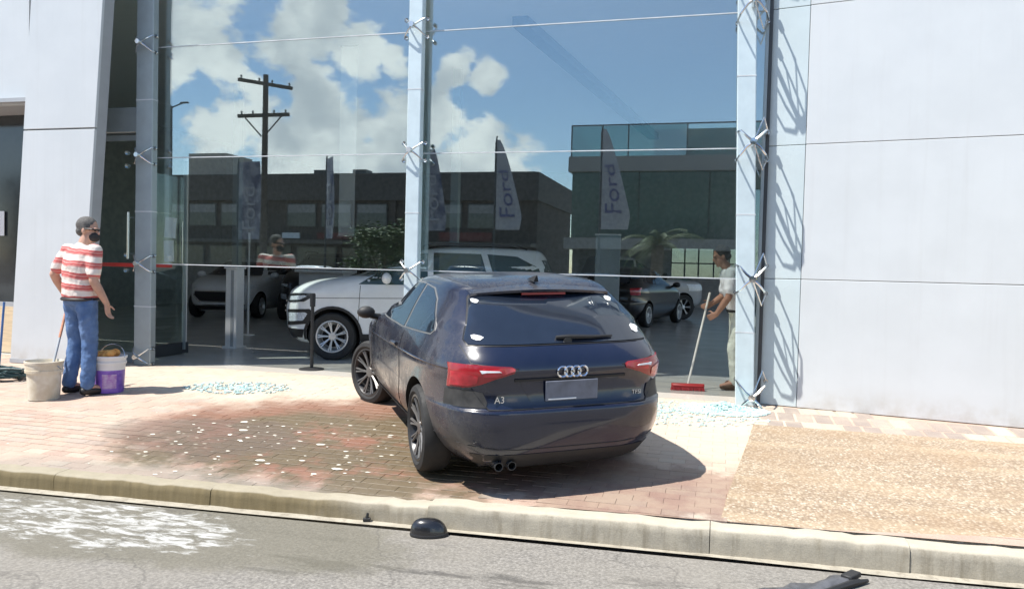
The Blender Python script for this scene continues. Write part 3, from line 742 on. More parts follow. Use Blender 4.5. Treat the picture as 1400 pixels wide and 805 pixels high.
    def place(s, x, y, heading, z=0., slope=0.):
        h = Vector((heading[0], heading[1], 0)).normalized(); n = Vector((0, -slope, 1)).normalized()
        fx = (h - n*h.dot(n)).normalized(); ly = n.cross(fx)
        s.root.matrix_world = Matrix(((fx.x, ly.x, n.x, x), (fx.y, ly.y, n.y, y), (fx.z, ly.z, n.z, z), (0, 0, 0, 1)))
    def part(s, name, m, mb, parent=None, smooth=True): return mb.build(name, m, parent or s.root, smooth)
def text_mesh(s, size, ext=.004, M=None, name='lettering'):
    cu = bpy.data.curves.new('t', 'FONT'); cu.body = s; cu.size = size; cu.extrude = ext; cu.align_x = 'CENTER'; cu.align_y = 'CENTER'
    o = bpy.data.objects.new('t', cu); COL.objects.link(o); me = eval_mesh(o, name); me.name = name; bpy.data.objects.remove(o)
    if M is not None: me.transform(M)
    return me

# ---------------------------------------------------------------- the dark hatchback on the pavement
HL = [(.17, -1.90, 1.80, .66, 5.2, 4), (.20, -2.00, 1.88, .71, 5.2, 4), (.27, -2.06, 1.93, .79, 5.2, 4), (.40, -2.105, 1.975, .868, 5.2, 4), (.52, -2.125, 1.98, .888, 5.2, 4), (.590, -2.120, 1.98, .889, 5.2, 4),
      (.605, -2.092, 1.975, .888, 5.2, 4), (.70, -2.062, 1.95, .888, 5.2, 4), (.755, -2.060, 1.91, .889, 5.2, 4), (.80, -2.072, 1.85, .890, 5.2, 4), (.845, -2.085, 1.75, .886, 5.2, 4), (.89, -2.072, 1.60, .876, 5.2, 4), (.94, -2.035, 1.30, .858, 5.2, 4),
      (.985, -1.985, .98, .838, 5.2, 3.5), (1.03, -1.92, .88, .814, 5.6, 3.2), (1.12, -1.79, .74, .768, 5.8, 3), (1.22, -1.63, .54, .712, 6, 3), (1.30, -1.495, .36, .660, 6, 3), (1.345, -1.42, .22, .628, 6, 3), (1.375, -1.33, .06, .588, 6, 3), (1.398, -1.16, -.12, .525, 5, 3), (1.412, -.92, -.40, .39, 4, 3)]
A = Car('hatchback_car', 'dusty dark navy hatchback on the brick pavement with its nose at the broken glass front', 'car', HL, 'navy_paint', (-1.22, 1.25), .322)
for sg in (1, -1):
    A.wheel(-1.22, sg, rr=.232, spokes=10, y=.775, sw=.8)
    A.wheel(1.25, sg, steer=R(24), rr=.232, spokes=10, y=.775, sw=.8)
# rear glass with its dark surround, spoiler, brake lamp
A.patch('rear', [(.665, .998), (-.665, .998), (-.675, 1.03), (-.56, 1.285), (-.53, 1.315), (.53, 1.315), (.56, 1.285), (.675, 1.03)], 'window_surround', 'black', .003)
rw = A.patch('rear', [(.655, 1.005), (-.655, 1.005), (-.665, 1.03), (-.55, 1.275), (-.51, 1.297), (.51, 1.297), (.55, 1.275), (.665, 1.03)], 'rear_window', 'car_glass', .008)
for (yy, zz, w, h) in ((.520, 1.262, .026, .013), (.590, 1.045, .036, .015), (-.510, 1.262, .030, .016), (-.600, 1.07, .040, .026)):  # small white patches near the corners of the rear glass
    A.patch('rear', [(yy+w*math.cos(a)*(1.1 if k % 2 else .85), zz+h*math.sin(a)*(1.1 if k % 3 else .8)) for k, a in enumerate([i*math.pi/5 for i in range(10)])], 'white_patch', 'flat_white', .011, rw, .02)
sp = MB(); rr_ = []
for i in range(15):
    y = -.54+1.08*i/14; c = (y/.54)**2; xe = -1.55+.075*c; zt = 1.348-.030*c
    rr_.append([(-1.34+.05*c, y, zt+.022), (-1.45+.03*c, y, zt+.014), (xe, y, zt-.004), (xe+.006, y, zt-.022), (-1.43+.02*c, y, zt-.042), (-1.35+.05*c, y, zt-.05)])
A.part('roof_spoiler', 'navy_paint', sp.loft(rr_))
A.part('brake_lamp', 'lamp_red_deep', MB().box((-1.517, 0, 1.312), (.02, .34, .016)), None, False)
# tail lamps, one on each side: outer body, bright lens, inner clear strip, side return
for sg in (1, -1):
    f = lambda P: [(a*sg, b) for a, b in P][::sg]
    tl = A.patch('rear', f([(.775, .889), (.62, .890), (.42, .878), (.395, .865), (.405, .842), (.52, .808), (.61, .768), (.67, .745), (.780, .735)]), 'tail_lamp', 'lamp_red_deep', .010, step=.035)
    A.patch('rear', f([(.765, .842), (.70, .838), (.625, .822), (.630, .778), (.68, .756), (.768, .750)]), 'lamp_lens', 'lamp_red', .016, tl, .03)
    A.patch('rear', f([(.60, .868), (.41, .870), (.40, .855), (.52, .825), (.60, .822)]), 'lamp_lens', 'lamp_red', .014, tl, .03)
    A.patch('rear', f([(.615, .858), (.50, .856), (.49, .848), (.61, .845)]), 'lamp_strip', 'lamp_clear', .019, tl, .03)
    A.patch('rear', f([(.79, .722), (.655, .725), (.60, .712), (.575, .65), (.585, .615), (.80, .612)]), 'lower_corner', 'dust_black', .005, None, .04)
# hatch outline, plate recess, plate, rings, letters
A.seam('rear', [(.70, 1.0), (.665, .90), (.375, .865)], 'hatch_gap', 'black'); A.seam('rear', [(-.70, 1.0), (-.665, .90), (-.375, .865)], 'hatch_gap', 'black')
A.seam('rear', [(.665, .735), (.60, .64), (.57, .603), (-.57, .603), (-.60, .64), (-.665, .735)], 'hatch_gap', 'black', .006)
A.patch('rear', [(.33, .795), (-.33, .795), (-.36, .775), (-.29, .645), (.29, .645), (.36, .775)], 'plate_recess', 'navy_paint', .0015)
A.seam('rear', [(.40, .792), (-.40, .792)], 'boot_handle', 'black', .013, .0)
pl = A.part('number_plate', 'plate', MB().box((-2.083, 0, .712), (.012, .38, .135), bev=.004, rot=Matrix.Rotation(R(-2), 4, 'Y')), None, False)
A.part('plate_edge', 'flat_white', MB().box((-2.091, .07, .658), (.004, .20, .008)), pl, False)
b = MB()
for k in range(4):
    cy = .0735-.049*k; ring = []
    for i in range(22):
        a = 2*math.pi*i/22; c0 = Vector((-2.098, cy+.034*math.cos(a), .838+.034*math.sin(a))); d = Vector((0, math.cos(a), math.sin(a)))
        ring.append([c0+d*.0065*math.cos(q)+Vector((1, 0, 0))*.006*math.sin(q) for q in (0, math.pi/2, math.pi, 3*math.pi/2)])
    b.loft(ring+[ring[0]], cap=False)
A.part('ring_badge', 'chrome', b)
RM = Matrix(((0, 0, -1, 0), (-1, 0, 0, 0), (0, 1, 0, 0), (0, 0, 0, 1)))
for s_, yy, sz in (('A3', .50, .062), ('TFSI', -.50, .042)):
    me = text_mesh(s_, sz, .004, Matrix.Translation((A.hit('rear', yy, .665, 0).x-.006, yy, .665)) @ RM); me.materials.append(MATS['chrome'])
    link(bpy.data.objects.new('lettering', me), A.root)
wp = A.hit('rear', -.02, 1.02, .03); wq = A.hit('rear', -.36, 1.028, .02)
wb = MB().tube([A.hit('rear', .06, 1.030, .02), A.hit('rear', -.03, 1.026, .028), A.hit('rear', -.20, 1.024, .024), wq], [.012, .017, .013, .007], 6); wb.lathe([(.001, .03), (.03, .028), (.034, 0)], 10, 0, Matrix.Translation(A.hit('rear', -.02, 1.022, -.005)) @ Matrix.Rotation(R(-90), 4, 'Y'))
A.part('rear_wiper', 'black_plastic', wb)
# lower bumper and twin exhaust
A.patch('rear', [(.66, .30), (-.66, .30), (-.62, .22), (-.56, .195), (.56, .195), (.62, .22)], 'bumper_insert', 'black_plastic', .004)
A.seam('rear', [(.84, .375), (.4, .335), (-.4, .335), (-.84, .375)], 'bumper_crease', 'black', .004)
for yy in (.50, .41):
    A.part('exhaust_pipe', 'lamp_dark', MB().lathe([(.030, -.12), (.030, .03), (.025, .03), (.023, -.10)], 16, 0, Matrix.Translation((-2.03, yy, .225)) @ Matrix.Rotation(R(-90), 4, 'Y')))
A.part('underbody', 'black', MB().box((0, 0, .21), (3.5, 1.1, .12)), None, False)
# sides: glass with bright frame, pillar, door gap, handle, sill, mirror
for sg, ax in ((1, 'left'), (-1, 'right')):
    A.patch(ax, [(.66, .99), (.54, 1.108), (.33, 1.255), (.10, 1.325), (-.40, 1.337), (-.87, 1.320), (-1.115, 1.256), (-1.34, 1.127), (-1.40, 1.05), (-1.36, 1.02), (-.5, .982)], 'window_frame', 'trim_light', .003)
    A.patch(ax, [(.63, 1.0), (.525, 1.10), (.32, 1.245), (.095, 1.314), (-.40, 1.326), (-.55, 1.326), (-.58, .995)], 'door_window', 'car_glass', .007)
    A.patch(ax, [(-.64, 1.000), (-.61, 1.322), (-.86, 1.308), (-1.10, 1.247), (-1.325, 1.12), (-1.383, 1.055), (-1.35, 1.03)], 'quarter_window', 'car_glass', .007)
    A.seam(ax, [(.72, .97), (.80, .70), (.74, .33), (-.50, .32), (-.63, .55), (-.64, .97)], 'door_gap', 'black', .004)
    A.seam(ax, [(1.1, .79), (0, .815), (-1.3, .845), (-1.85, .855)], 'body_line', 'navy_paint', .007, .002)
    A.seam(ax, [(-.36, .845), (-.56, .852)], 'door_handle', 'navy_paint', .016, .014)
    A.patch(ax, [(.90, .30), (-.85, .30), (-.85, .20), (.90, .20)], 'sill_trim', 'dust_black', .012)
mm = MB(); mm.ball((.66, .955, .99), (.065, .085, .058), 14); mm.tube([(.70, .82, .94), (.68, .91, .955)], [.032, .026], 8); A.part('wing_mirror', 'black_plastic', mm)
A.patch('front', [(.70, 1.0), (-.70, 1.0), (-.62, 1.12), (-.52, 1.33), (.52, 1.33), (.62, 1.12)], 'windscreen', 'car_glass', .006)
A.seam('top', [(.80, .55), (1.7, .60)], 'bonnet_gap', 'black', .003); A.seam('top', [(.80, -.55), (1.7, -.60)], 'bonnet_gap', 'black', .003)
A.part('roof_antenna', 'black_plastic', MB().loft([[(-1.36, -.02, 1.385), (-1.22, -.02, 1.40), (-1.22, .02, 1.40), (-1.36, .02, 1.385)], [(-1.38, -.004, 1.435), (-1.33, -.004, 1.43), (-1.33, .004, 1.43), (-1.38, .004, 1.435)]]))
A.place(-2.035, -1.68, (-.570, .822), -.092+.004, .052)
A.root.scale = (.94, 1.0, 1.0)

# ---------------------------------------------------------------- vehicles in the showroom
SUV = [(.22, -1.85, 1.86, .78, 5, 4), (.30, -1.95, 1.98, .85, 5, 4), (.45, -2.0, 2.04, .88, 5, 4), (.70, -1.99, 2.06, .887, 5, 4), (.85, -1.97, 2.03, .888, 5, 4), (.94, -1.96, 2.0, .885, 5, 4), (1.00, -1.955, 1.94, .880, 5, 3.8), (1.06, -1.95, 1.84, .870, 5, 3.6), (1.12, -1.94, 1.64, .855, 5, 3.4),
       (1.17, -1.92, 1.32, .832, 4.5, 3.2), (1.21, -1.90, 1.04, .812, 4.5, 3), (1.28, -1.87, .86, .785, 4.5, 3), (1.42, -1.80, .52, .73, 4.5, 3), (1.55, -1.73, .20, .675, 4, 3), (1.61, -1.66, .0, .62, 4, 3), (1.64, -1.45, -.28, .50, 3.5, 3), (1.652, -1.05, -.6, .34, 3, 3)]
def suv(name, label, paint_m, glass='car_glass', group=None, lift=0., spokes=9):
    c = Car(name, label, 'car', SUV, paint_m, (-1.24, 1.28), .335, group)
    for sg in (1, -1):
        for x in (-1.24, 1.28): c.wheel(x, sg, rr=.215, spokes=spokes, face='alloy_silver', dark='alloy_silver', y=.775, sw=.9)
    c.patch('front', [(.70, 1.19), (-.70, 1.19), (-.60, 1.48), (-.56, 1.54), (.56, 1.54), (.60, 1.48)], 'windscreen', glass)
    c.patch('rear', [(.66, 1.10), (-.66, 1.10), (-.56, 1.48), (.56, 1.48)], 'rear_window', glass)
    for sg, ax in ((1, 'left'), (-1, 'right')):
        c.patch(ax, [(.93, 1.075), (.45, 1.385), (.12, 1.53), (-.02, 1.54), (-.04, 1.085)], 'door_window', glass)
        c.patch(ax, [(-.12, 1.10), (-.10, 1.548), (-.78, 1.545), (-.92, 1.11)], 'door_window', glass)
        c.patch(ax, [(-1.00, 1.12), (-.87, 1.545), (-1.30, 1.52), (-1.62, 1.36), (-1.66, 1.20)], 'quarter_window', glass)
        c.seam(ax, [(.90, 1.06), (.92, .55), (.85, .36), (-.05, .36), (-.08, 1.06)], 'door_gap', 'black'); c.seam(ax, [(-.10, .36), (-.80, .40), (-.95, .75), (-.96, 1.06)], 'door_gap', 'black')
        c.seam(ax, [(1.9, .86), (0, .90), (-1.9, .95)], 'body_line', 'black', .004)
        c.patch(ax, [(.86, .38), (-.80, .38), (-.86, .24), (.90, .24)], 'sill_trim', 'black_plastic', .012)
        for x in (-1.24, 1.28):
            P = [(x+.425*math.cos(a), .335+.425*math.sin(a)) for a in np.linspace(R(-8), R(188), 19)] + [(x+.388*math.cos(a), .335+.388*math.sin(a)) for a in np.linspace(R(188), R(-8), 19)]
            c.patch(ax, P, 'arch_trim', 'black_plastic', .012, None, .04)
        c.seam(ax, [(-.35, .93), (-.53, .935)], 'door_handle', paint_m, .014, .012)
        rl = MB().tube([(.05, sg*.56, 1.645), (-.1, sg*.57, 1.69), (-1.3, sg*.55, 1.685), (-1.45, sg*.54, 1.63)], .014, 6); c.part('roof_rail', 'black_plastic', rl)
        m_ = MB(); m_.ball((.52, sg*.99, 1.17), (.07, .10, .08), 12); m_.tube([(.54, sg*.80, 1.11), (.52, sg*.93, 1.14)], .03, 6); c.part('wing_mirror', [paint_m], m_)
        f = lambda P: [(a*sg, b) for a, b in P][::sg]
        hl = c.patch(ax, [(1.965, .90), (1.86, .925), (1.60, .93), (1.54, .90), (1.70, .81), (1.97, .79)], 'headlamp', 'lamp_dark', .008, None, .035); c.patch(ax, [(1.94, .875), (1.70, .90), (1.66, .885), (1.76, .835), (1.94, .82)], 'headlamp_lens', 'lamp_lens_white', .013, hl, .035)
        fg = c.patch(ax, [(1.975, .69), (1.62, .71), (1.56, .67), (1.66, .50), (1.975, .46)], 'fog_lamp_surround', 'black_plastic', .008, None, .035); c.patch(ax, [(1.95, .645), (1.68, .66), (1.645, .64), (1.71, .545), (1.95, .52)], 'fog_lamp', 'lamp_lens_white', .013, fg, .035)
        c.patch('front', f([(.60, .90), (.47, .90), (.42, .82), (.60, .79)]), 'headlamp_inner', 'lamp_dark', .008, None, .035)
        c.patch(ax, [(1.99, .42), (1.70, .42), (1.73, .30), (1.93, .30)], 'bumper_corner', 'black_plastic', .008, None, .03)
    g = c.patch('front', [(.40, .88), (-.40, .88), (-.44, .78), (-.34, .60), (.34, .60), (.44, .78)], 'grille', 'black_plastic', .008)
    for z in (.66, .73, .80): c.seam('front', [(.36, z), (-.36, z)], 'grille_bar', 'chrome', .010, .012, g)
    c.patch('front', [(.66, .42), (-.66, .42), (-.58, .28), (.58, .28)], 'bumper_insert', 'black_plastic', .008)
    c.part('underbody', 'black', MB().box((0, 0, .30), (3.4, 1.1, .14)), None, False)
    return c
w = suv('compact_suv', 'white compact suv parked sideways in the showroom right behind the middle post', 'white_car_paint', 'car_glass_green')
hx, hy = -.955, -.297; w.place(-4.24, 2.59, (hx, hy))
HATCH = [(z*1.06, xr*.97, xf+.05, w_*.97, nr, nf) for z, xr, xf, w_, nr, nf in HL]
def hatch(name, label, paint_m, group=None):
    c = Car(name, label, 'car', HATCH, paint_m, (-1.22, 1.27), .305, group)
    for sg in (1, -1):
        for x in (-1.22, 1.27): c.wheel(x, sg, rr=.20, spokes=7, face='alloy_silver', dark='alloy_silver', y=.755, double=False)
        ax = 'left' if sg > 0 else 'right'; f = lambda P: [(a*sg, b) for a, b in P][::sg]
        c.patch(ax, [(.60, 1.06), (.20, 1.31), (-.10, 1.385), (-.60, 1.40), (-.62, 1.06)], 'door_window', 'car_glass'); c.patch(ax, [(-.68, 1.06), (-.66, 1.40), (-1.1, 1.36), (-1.36, 1.17), (-1.36, 1.10)], 'door_window', 'car_glass')
        c.patch('front', f([(.80, .84), (.48, .80), (.46, .72), (.60, .68), (.80, .74)]), 'headlamp', 'lamp_clear', .008, None, .04)
        m_ = MB(); m_.ball((.66, sg*.94, 1.05), (.08, .11, .075), 12); m_.tube([(.68, sg*.78, 1.0), (.66, sg*.88, 1.02)], .03, 6); c.part('wing_mirror', [paint_m], m_)
    c.patch('front', [(.68, 1.03), (-.68, 1.03), (-.60, 1.19), (-.48, 1.37), (.48, 1.37), (.60, 1.19)], 'windscreen', 'car_glass', .006)
    g = c.patch('front', [(.50, .66), (-.50, .66), (-.54, .56), (-.38, .42), (.38, .42), (.54, .56)], 'grille', 'black_plastic', .008)
    c.seam('front', [(.50, .66), (-.50, .66), (-.54, .56), (-.38, .42), (.38, .42), (.54, .56)], 'grille_frame', 'chrome', .016, .01, g, True)
    c.seam('front', [(.62, .34), (-.62, .34)], 'bumper_strip', 'chrome', .014, .006)
    c.patch('front', [(.60, .32), (-.60, .32), (-.52, .22), (.52, .22)], 'bumper_insert', 'black_plastic', .006)
    c.part('underbody', 'black', MB().box((0, 0, .26), (3.3, 1.1, .12)), None, False)
    return c
h = hatch('display_hatchback', 'white hatchback facing out at the far left of the showroom behind the open door', 'white_car_paint'); h.place(-11.9, 9.3, (.22, -.975))
k = suv('dark_suv', 'black suv facing out between the white hatchback and the white suv in the showroom', 'black_car_paint', spokes=7); k.place(-9.75, 9.6, (.30, -.95))
s2 = suv('silver_suv', 'silver suv whose roof shows behind the tail of the white suv', 'silver_car_paint', 'car_glass_green', spokes=7); s2.place(-4.2, 6.9, (.985, .17))
PICK = [(.36, -2.5, 2.3, .80, 6, 4), (.45, -2.62, 2.50, .88, 6, 4), (.65, -2.66, 2.58, .915, 6, 4), (.90, -2.66, 2.58, .92, 6, 4), (1.05, -2.65, 2.52, .91, 6, 4), (1.13, -2.64, 2.30, .90, 6, 4), (1.17, -2.60, 1.45, .885, 6, 3.4), (1.19, -1.2, 1.25, .86, 6, 3.2),
        (1.35, -1.06, .95, .82, 6, 3), (1.55, -.98, .60, .77, 5, 3), (1.72, -.92, .28, .72, 5, 3), (1.79, -.85, .10, .66, 4.5, 3), (1.825, -.70, -.08, .5, 4, 3), (1.83, -.5, -.2, .3, 3, 3)]
p = Car('pickup_truck', 'pale grey double cab pickup parked at the back right of the showroom', 'pickup truck', PICK, 'grey_car_paint', (-1.6, 1.62), .375)
for sg in (1, -1):
    for x in (-1.6, 1.62): p.wheel(x, sg, rr=.24, spokes=6, face='alloy_silver', dark='alloy_dark', y=.80, double=True)
    ax = 'left' if sg > 0 else 'right'; f = lambda P: [(a*sg, b_) for a, b_ in P][::sg]
    p.patch(ax, [(.92, 1.21), (.55, 1.52), (.25, 1.69), (.05, 1.71), (.03, 1.21)], 'door_window', 'car_glass_green'); p.patch(ax, [(-.05, 1.21), (-.03, 1.71), (-.72, 1.70), (-.84, 1.21)], 'door_window', 'car_glass_green')
    p.patch('front', f([(.85, 1.05), (.50, 1.05), (.50, .88), (.85, .85)]), 'headlamp', 'lamp_clear', .008, None, .05); p.patch('rear', f([(.885, 1.02), (.80, 1.02), (.80, .78), (.885, .78)]), 'tail_lamp', 'lamp_red', .008, None, .05)
    m_ = MB(); m_.ball((.85, sg*1.02, 1.26), (.08, .12, .11), 12); m_.tube([(.85, sg*.80, 1.2), (.85, sg*.95, 1.22)], .03, 6); p.part('wing_mirror', ['black_plastic'], m_)
    p.seam(ax, [(1.0, 1.15), (1.02, .55), (-.95, .52), (-.98, 1.15)], 'door_gap', 'black', .005)
p.patch('front', [(.74, 1.24), (-.74, 1.24), (-.62, 1.68), (.62, 1.68)], 'windscreen', 'car_glass'); p.patch('front', [(.45, 1.02), (-.45, 1.02), (-.45, .72), (.45, .72)], 'grille', 'black_plastic', .008)
p.part('underbody', 'black', MB().box((0, 0, .45), (4.6, 1.0, .2)), None, False)
p.place(-2.79, 14.6, (.80, .60))
d = hatch('dark_hatchback', 'dark hatchback seen from behind in front of the grey pickup in the showroom', 'black_car_paint'); d.place(-2.15, 12.3, (.25, .968))
for sg in (1, -1): d.patch('rear', [(a*sg, b) for a, b in [(.78, .98), (.60, .96), (.62, .80), (.78, .80)]][::sg], 'tail_lamp', 'lamp_red', .01, None, .05)
d.patch('rear', [(.55, 1.08), (-.55, 1.08), (-.48, 1.34), (.48, 1.34)], 'rear_window', 'car_glass', .008); d.patch('rear', [(.26, .70), (-.26, .70), (-.26, .58), (.26, .58)], 'number_plate', 'plate', .006)
# two cars parked across the street, seen in the glass
c1 = copy_tree(k.root); c1.matrix_world = Matrix.Translation((-9.3, -22.6, -.16)) @ Matrix.Rotation(R(8), 4, 'Z'); tag(c1, 'black suv parked across the street in front of the long dark building')
c2 = copy_tree(h.root); c2.matrix_world = Matrix.Translation((-19.5, -25.0, -.16)) @ Matrix.Rotation(R(178), 4, 'Z'); tag(c2, 'white hatchback parked across the street by the long dark building')
# ============================================================ PEOPLE
mat('skin', (.36, .19, .125), .55, var=.12, scale=14)
mat('skin_light', (.50, .29, .21), .55, var=.1, scale=14)
mat('hair_grey', (.10, .095, .09), .8, var=.4, scale=60, bump=.5, bscale=150)
mat('hair_dark', (.02, .016, .013), .75, var=.3, scale=60, bump=.5, bscale=150)
mat('denim', (.055, .12, .27), .85, var=.30, scale=9, bump=.5, bscale=25, col2=(.12, .20, .37))
mat('pale_cloth', (.60, .62, .52), .85, var=.08, bump=.4, bscale=20)
mat('white_cloth', (.74, .745, .74), .85, var=.04, bump=.4, bscale=20)
mat('dark_cloth', (.030, .028, .028), .85, var=.2, bump=.4, bscale=20)
mat('shoe_black', (.015, .014, .014), .5, var=.3)
mat('shoe_brown', (.10, .06, .035), .6, var=.3)
mat('eye', (.03, .02, .015), .15)
def stripes():
    m = bpy.data.materials.new('striped_cloth'); m.use_nodes = True; t = m.node_tree; b = t.nodes['Principled BSDF']
    co = N(t, 'ShaderNodeTexCoord').outputs['Object']; s = N(t, 'ShaderNodeSeparateXYZ'); t.links.new(co, s.inputs[0])
    z = nmath(t, 'ADD', nmath(t, 'ADD', s.outputs[2], nmath(t, 'MULTIPLY', s.outputs[0], .10)), nmath(t, 'MULTIPLY', nnoise(t, co, 5., 3.), .05))
    w = nmath(t, 'SINE', nmath(t, 'MULTIPLY', z, 2*math.pi/.112)); w2 = nmath(t, 'SINE', nmath(t, 'MULTIPLY', z, 2*math.pi/.028))
    red = nmix(t, nmap(t, w2, -.2, .4), (.50, .10, .095), (.58, .24, .22))
    c = nmix(t, nmap(t, w, -.15, .25), red, (.74, .66, .60))
    t.links.new(c, b.inputs['Base Color']); b.inputs['Roughness'].default_value = .9
    bumpn(t, b, nnoise(t, co, 16., 4.), .5, .01); MATS['striped_cloth'] = m
stripes()
def remesh(mb, name, m, parent, vox=.008, smooth=6, wrinkle=0.):
    me = mb.mesh(name, m); ob = bpy.data.objects.new('tmp', me); COL.objects.link(ob)
    r = ob.modifiers.new('r', 'REMESH'); r.mode = 'VOXEL'; r.voxel_size = vox; r.use_smooth_shade = True
    s = ob.modifiers.new('s', 'SMOOTH'); s.factor = .5; s.iterations = smooth
    if wrinkle:
        tx = bpy.data.textures.new('wr', 'CLOUDS'); tx.noise_scale = .07; d = ob.modifiers.new('d', 'DISPLACE'); d.texture = tx; d.strength = wrinkle; d.mid_level = .5
    n = eval_mesh(ob, name); n.name = name; bpy.data.objects.remove(ob)
    for p in n.polygons: p.use_smooth = True
    n.materials.clear(); n.materials.append(MATS[m]); return link(bpy.data.objects.new(name, n), parent)
def caps(mb, a, b, ra, rb, n=12):
    a, b = Vector(a), Vector(b); mb.ball(a, ra, n); mb.ball(b, rb, n); mb.tube([a, b], [ra, rb], n)
def ell(mb, rings, n=20):                                   # rings: (centre, rx, ry, yaw)
    out = []
    for (c, rx, ry, yw) in rings:
        cy, sy = math.cos(yw), math.sin(yw)
        out.append([(c[0]+rx*math.cos(q)*cy-ry*math.sin(q)*sy, c[1]+rx*math.cos(q)*sy+ry*math.sin(q)*cy, c[2]) for q in (2*math.pi*i/n for i in range(n))])
    mb.loft(out)
def hand(mb, wrist, palm_dir, thumb_dir, curl=.5, sc=1.):
    d = Vector(palm_dir).normalized(); th = Vector(thumb_dir); th = (th-d*th.dot(d)).normalized(); nrm = d.cross(th)
    w = Vector(wrist); pc = w+d*.055*sc
    for k in (-1, 0, 1): caps(mb, w+th*k*.016*sc, w+d*.085*sc+th*k*.026*sc, .017*sc, .0145*sc, 8)
    for i, L in enumerate((.072, .080, .075, .058)):
        o = w+d*.088*sc+th*(.031-.0205*i)*sc; p = o; dd = d
        for j in range(3):
            a = curl*(.5+.35*j); dd = (dd*math.cos(a)+nrm*math.sin(a)).normalized(); q = p+dd*L*sc*(.42, .33, .25)[j]; caps(mb, p, q, (.0098-.001*j)*sc, (.009-.001*j)*sc, 8); p = q
    o = w+d*.025*sc+th*.030*sc; q = o+(d*.6+th*.75+nrm*.3).normalized()*.042*sc; caps(mb, o, q, .012*sc, .0105*sc, 8); caps(mb, q, q+(d*.85+th*.2+nrm*.5).normalized()*.032*sc, .0105*sc, .009*sc, 8)
def person(label, loc, rz, J, mats, hair, group=None, sole=0., scale=1., belt=True, mask=False, fill=1.0, skin='skin'):
    root = thing('person', label, 'person', loc, rz, group); root.scale = (scale,)*3
    V_ = Vector; hip, ch = V_(J['hip']), V_(J['chest']); nk, hd = V_(J['neck']), V_(J['head']); yaw = J.get('yaw', 0); hy = J.get('head_yaw', 0)
    F = lambda t: hip.lerp(ch, t)
    def torso(mb, g, lo=-.2):
        prof = [(-.10, .155, .115), (.0, .170, .125), (.22, .165, .125*fill), (.45, .170, .130*fill), (.68, .182, .128*fill), (.88, .192, .115), (1.0, .180, .098), (1.08, .120, .078)]
        ell(mb, [(F(t), rx+g, ry+g, yaw*max(0, min(1, t))) for t, rx, ry in prof if t >= lo])
    sh = {s: V_(J['sh'+s]) for s in 'lr'}; el = {s: V_(J['el'+s]) for s in 'lr'}; wr = {s: V_(J['wr'+s]) for s in 'lr'}
    hp = {s: V_(J['hp'+s]) for s in 'lr'}; kn = {s: V_(J['kn'+s]) for s in 'lr'}; an = {s: V_(J['an'+s]) for s in 'lr'}; to = {s: V_(J['to'+s]) for s in 'lr'}
    b = MB(); torso(b, -.012); caps(b, ch+(nk-ch)*.3, hd+V_((0, -.01, -.05)), .062, .055)
    # head: skull, jaw, nose, brow, ears
    HM = Matrix.Translation(hd) @ Matrix.Rotation(hy, 4, 'Z') @ Matrix.Rotation(J.get('nod', 0), 4, 'X')
    b.ball((0, -.012, .045), (.076, .096, .090), 18, 0, HM); b.ball((0, .028, -.045), (.058, .066, .068), 14, 0, HM); b.ball((0, .062, -.088), (.028, .026, .022), 10, 0, HM)
    b.ball((0, .096, -.012), (.014, .022, .024), 8, 0, HM); b.ball((0, .082, .030), (.052, .016, .014), 10, 0, HM); b.ball((0, .088, -.055), (.024, .012, .010), 8, 0, HM)
    for s in (-1, 1): b.ball((s*.078, -.005, .0), (.012, .022, .033), 10, 0, HM)
    for s in 'lr':
        caps(b, sh[s], el[s], .052, .042); caps(b, el[s], el[s].lerp(wr[s], .35), .042, .043); caps(b, el[s].lerp(wr[s], .35), wr[s], .043, .028)
        hand(b, wr[s], J.get('pd'+s, wr[s]-el[s]), J.get('td'+s, (0, 1, 0)), J.get('curl'+s, .5))
        caps(b, hp[s], kn[s], .082, .055); caps(b, kn[s], kn[s].lerp(an[s], .35), .055, .056); caps(b, kn[s].lerp(an[s], .35), an[s], .056, .038); caps(b, an[s], to[s], .036, .026)
    remesh(b, 'body', skin, root, .0075, 4)
    b = MB(); torso(b, .012, 0.)
    ell(b, [(F(.0), .188, .142*fill, 0), (F(.10), .186, .142*fill, 0), (F(.3), .184, .145*fill, yaw*.3)])
    for s in 'lr': caps(b, ch.lerp(sh[s], .6)+V_((0, 0, -.01)), sh[s], .07, .075); caps(b, sh[s], sh[s].lerp(el[s], .72), .072, .068)
    caps(b, ch, ch.lerp(nk, .45), .09, .068)
    remesh(b, 'shirt', mats[0], root, .010, 8, .016)
    b = MB(); ell(b, [(F(-.16), .150, .120, 0), (F(-.06), .176, .134*fill, 0), (F(.08), .172, .130*fill, 0)])
    for s in 'lr':
        caps(b, hp[s]+V_((0, 0, -.03)), kn[s], .100, .074); caps(b, kn[s], an[s]+V_((0, 0, .02)), .074, .066); caps(b, hip+V_((0, 0, -.05)), hp[s], .10, .10)
    remesh(b, 'trousers', mats[1], root, .010, 6, .022)
    for s in 'lr':
        f = (to[s]-an[s]); f.z = 0; f.normalize(); b = MB(); h = V_((an[s].x, an[s].y, .045))
        b.ball(h+V_((0, 0, .012)), (.042, .042, .05), 10); caps(b, h-f*.035, h+f*.06, .040, .043, 10); caps(b, h+f*.06, h+f*.155-V_((0, 0, .008)), .043, .031, 10)
        o = remesh(b, 'shoe', mats[2], root, .009, 3)
        for v in o.data.vertices: v.co.z = max(v.co.z, .002)
    b = MB(); b.ball((0, -.022, .056), (.083, .100, .090), 18, 0, HM); b.ball((0, -.062, -.005), (.070, .055, .055), 12, 0, HM)
    for s in (-1, 1): b.ball((s*.070, -.012, .03), (.016, .035, .04), 8, 0, HM)
    remesh(b, 'hair', hair, root, .009, 2, .006)
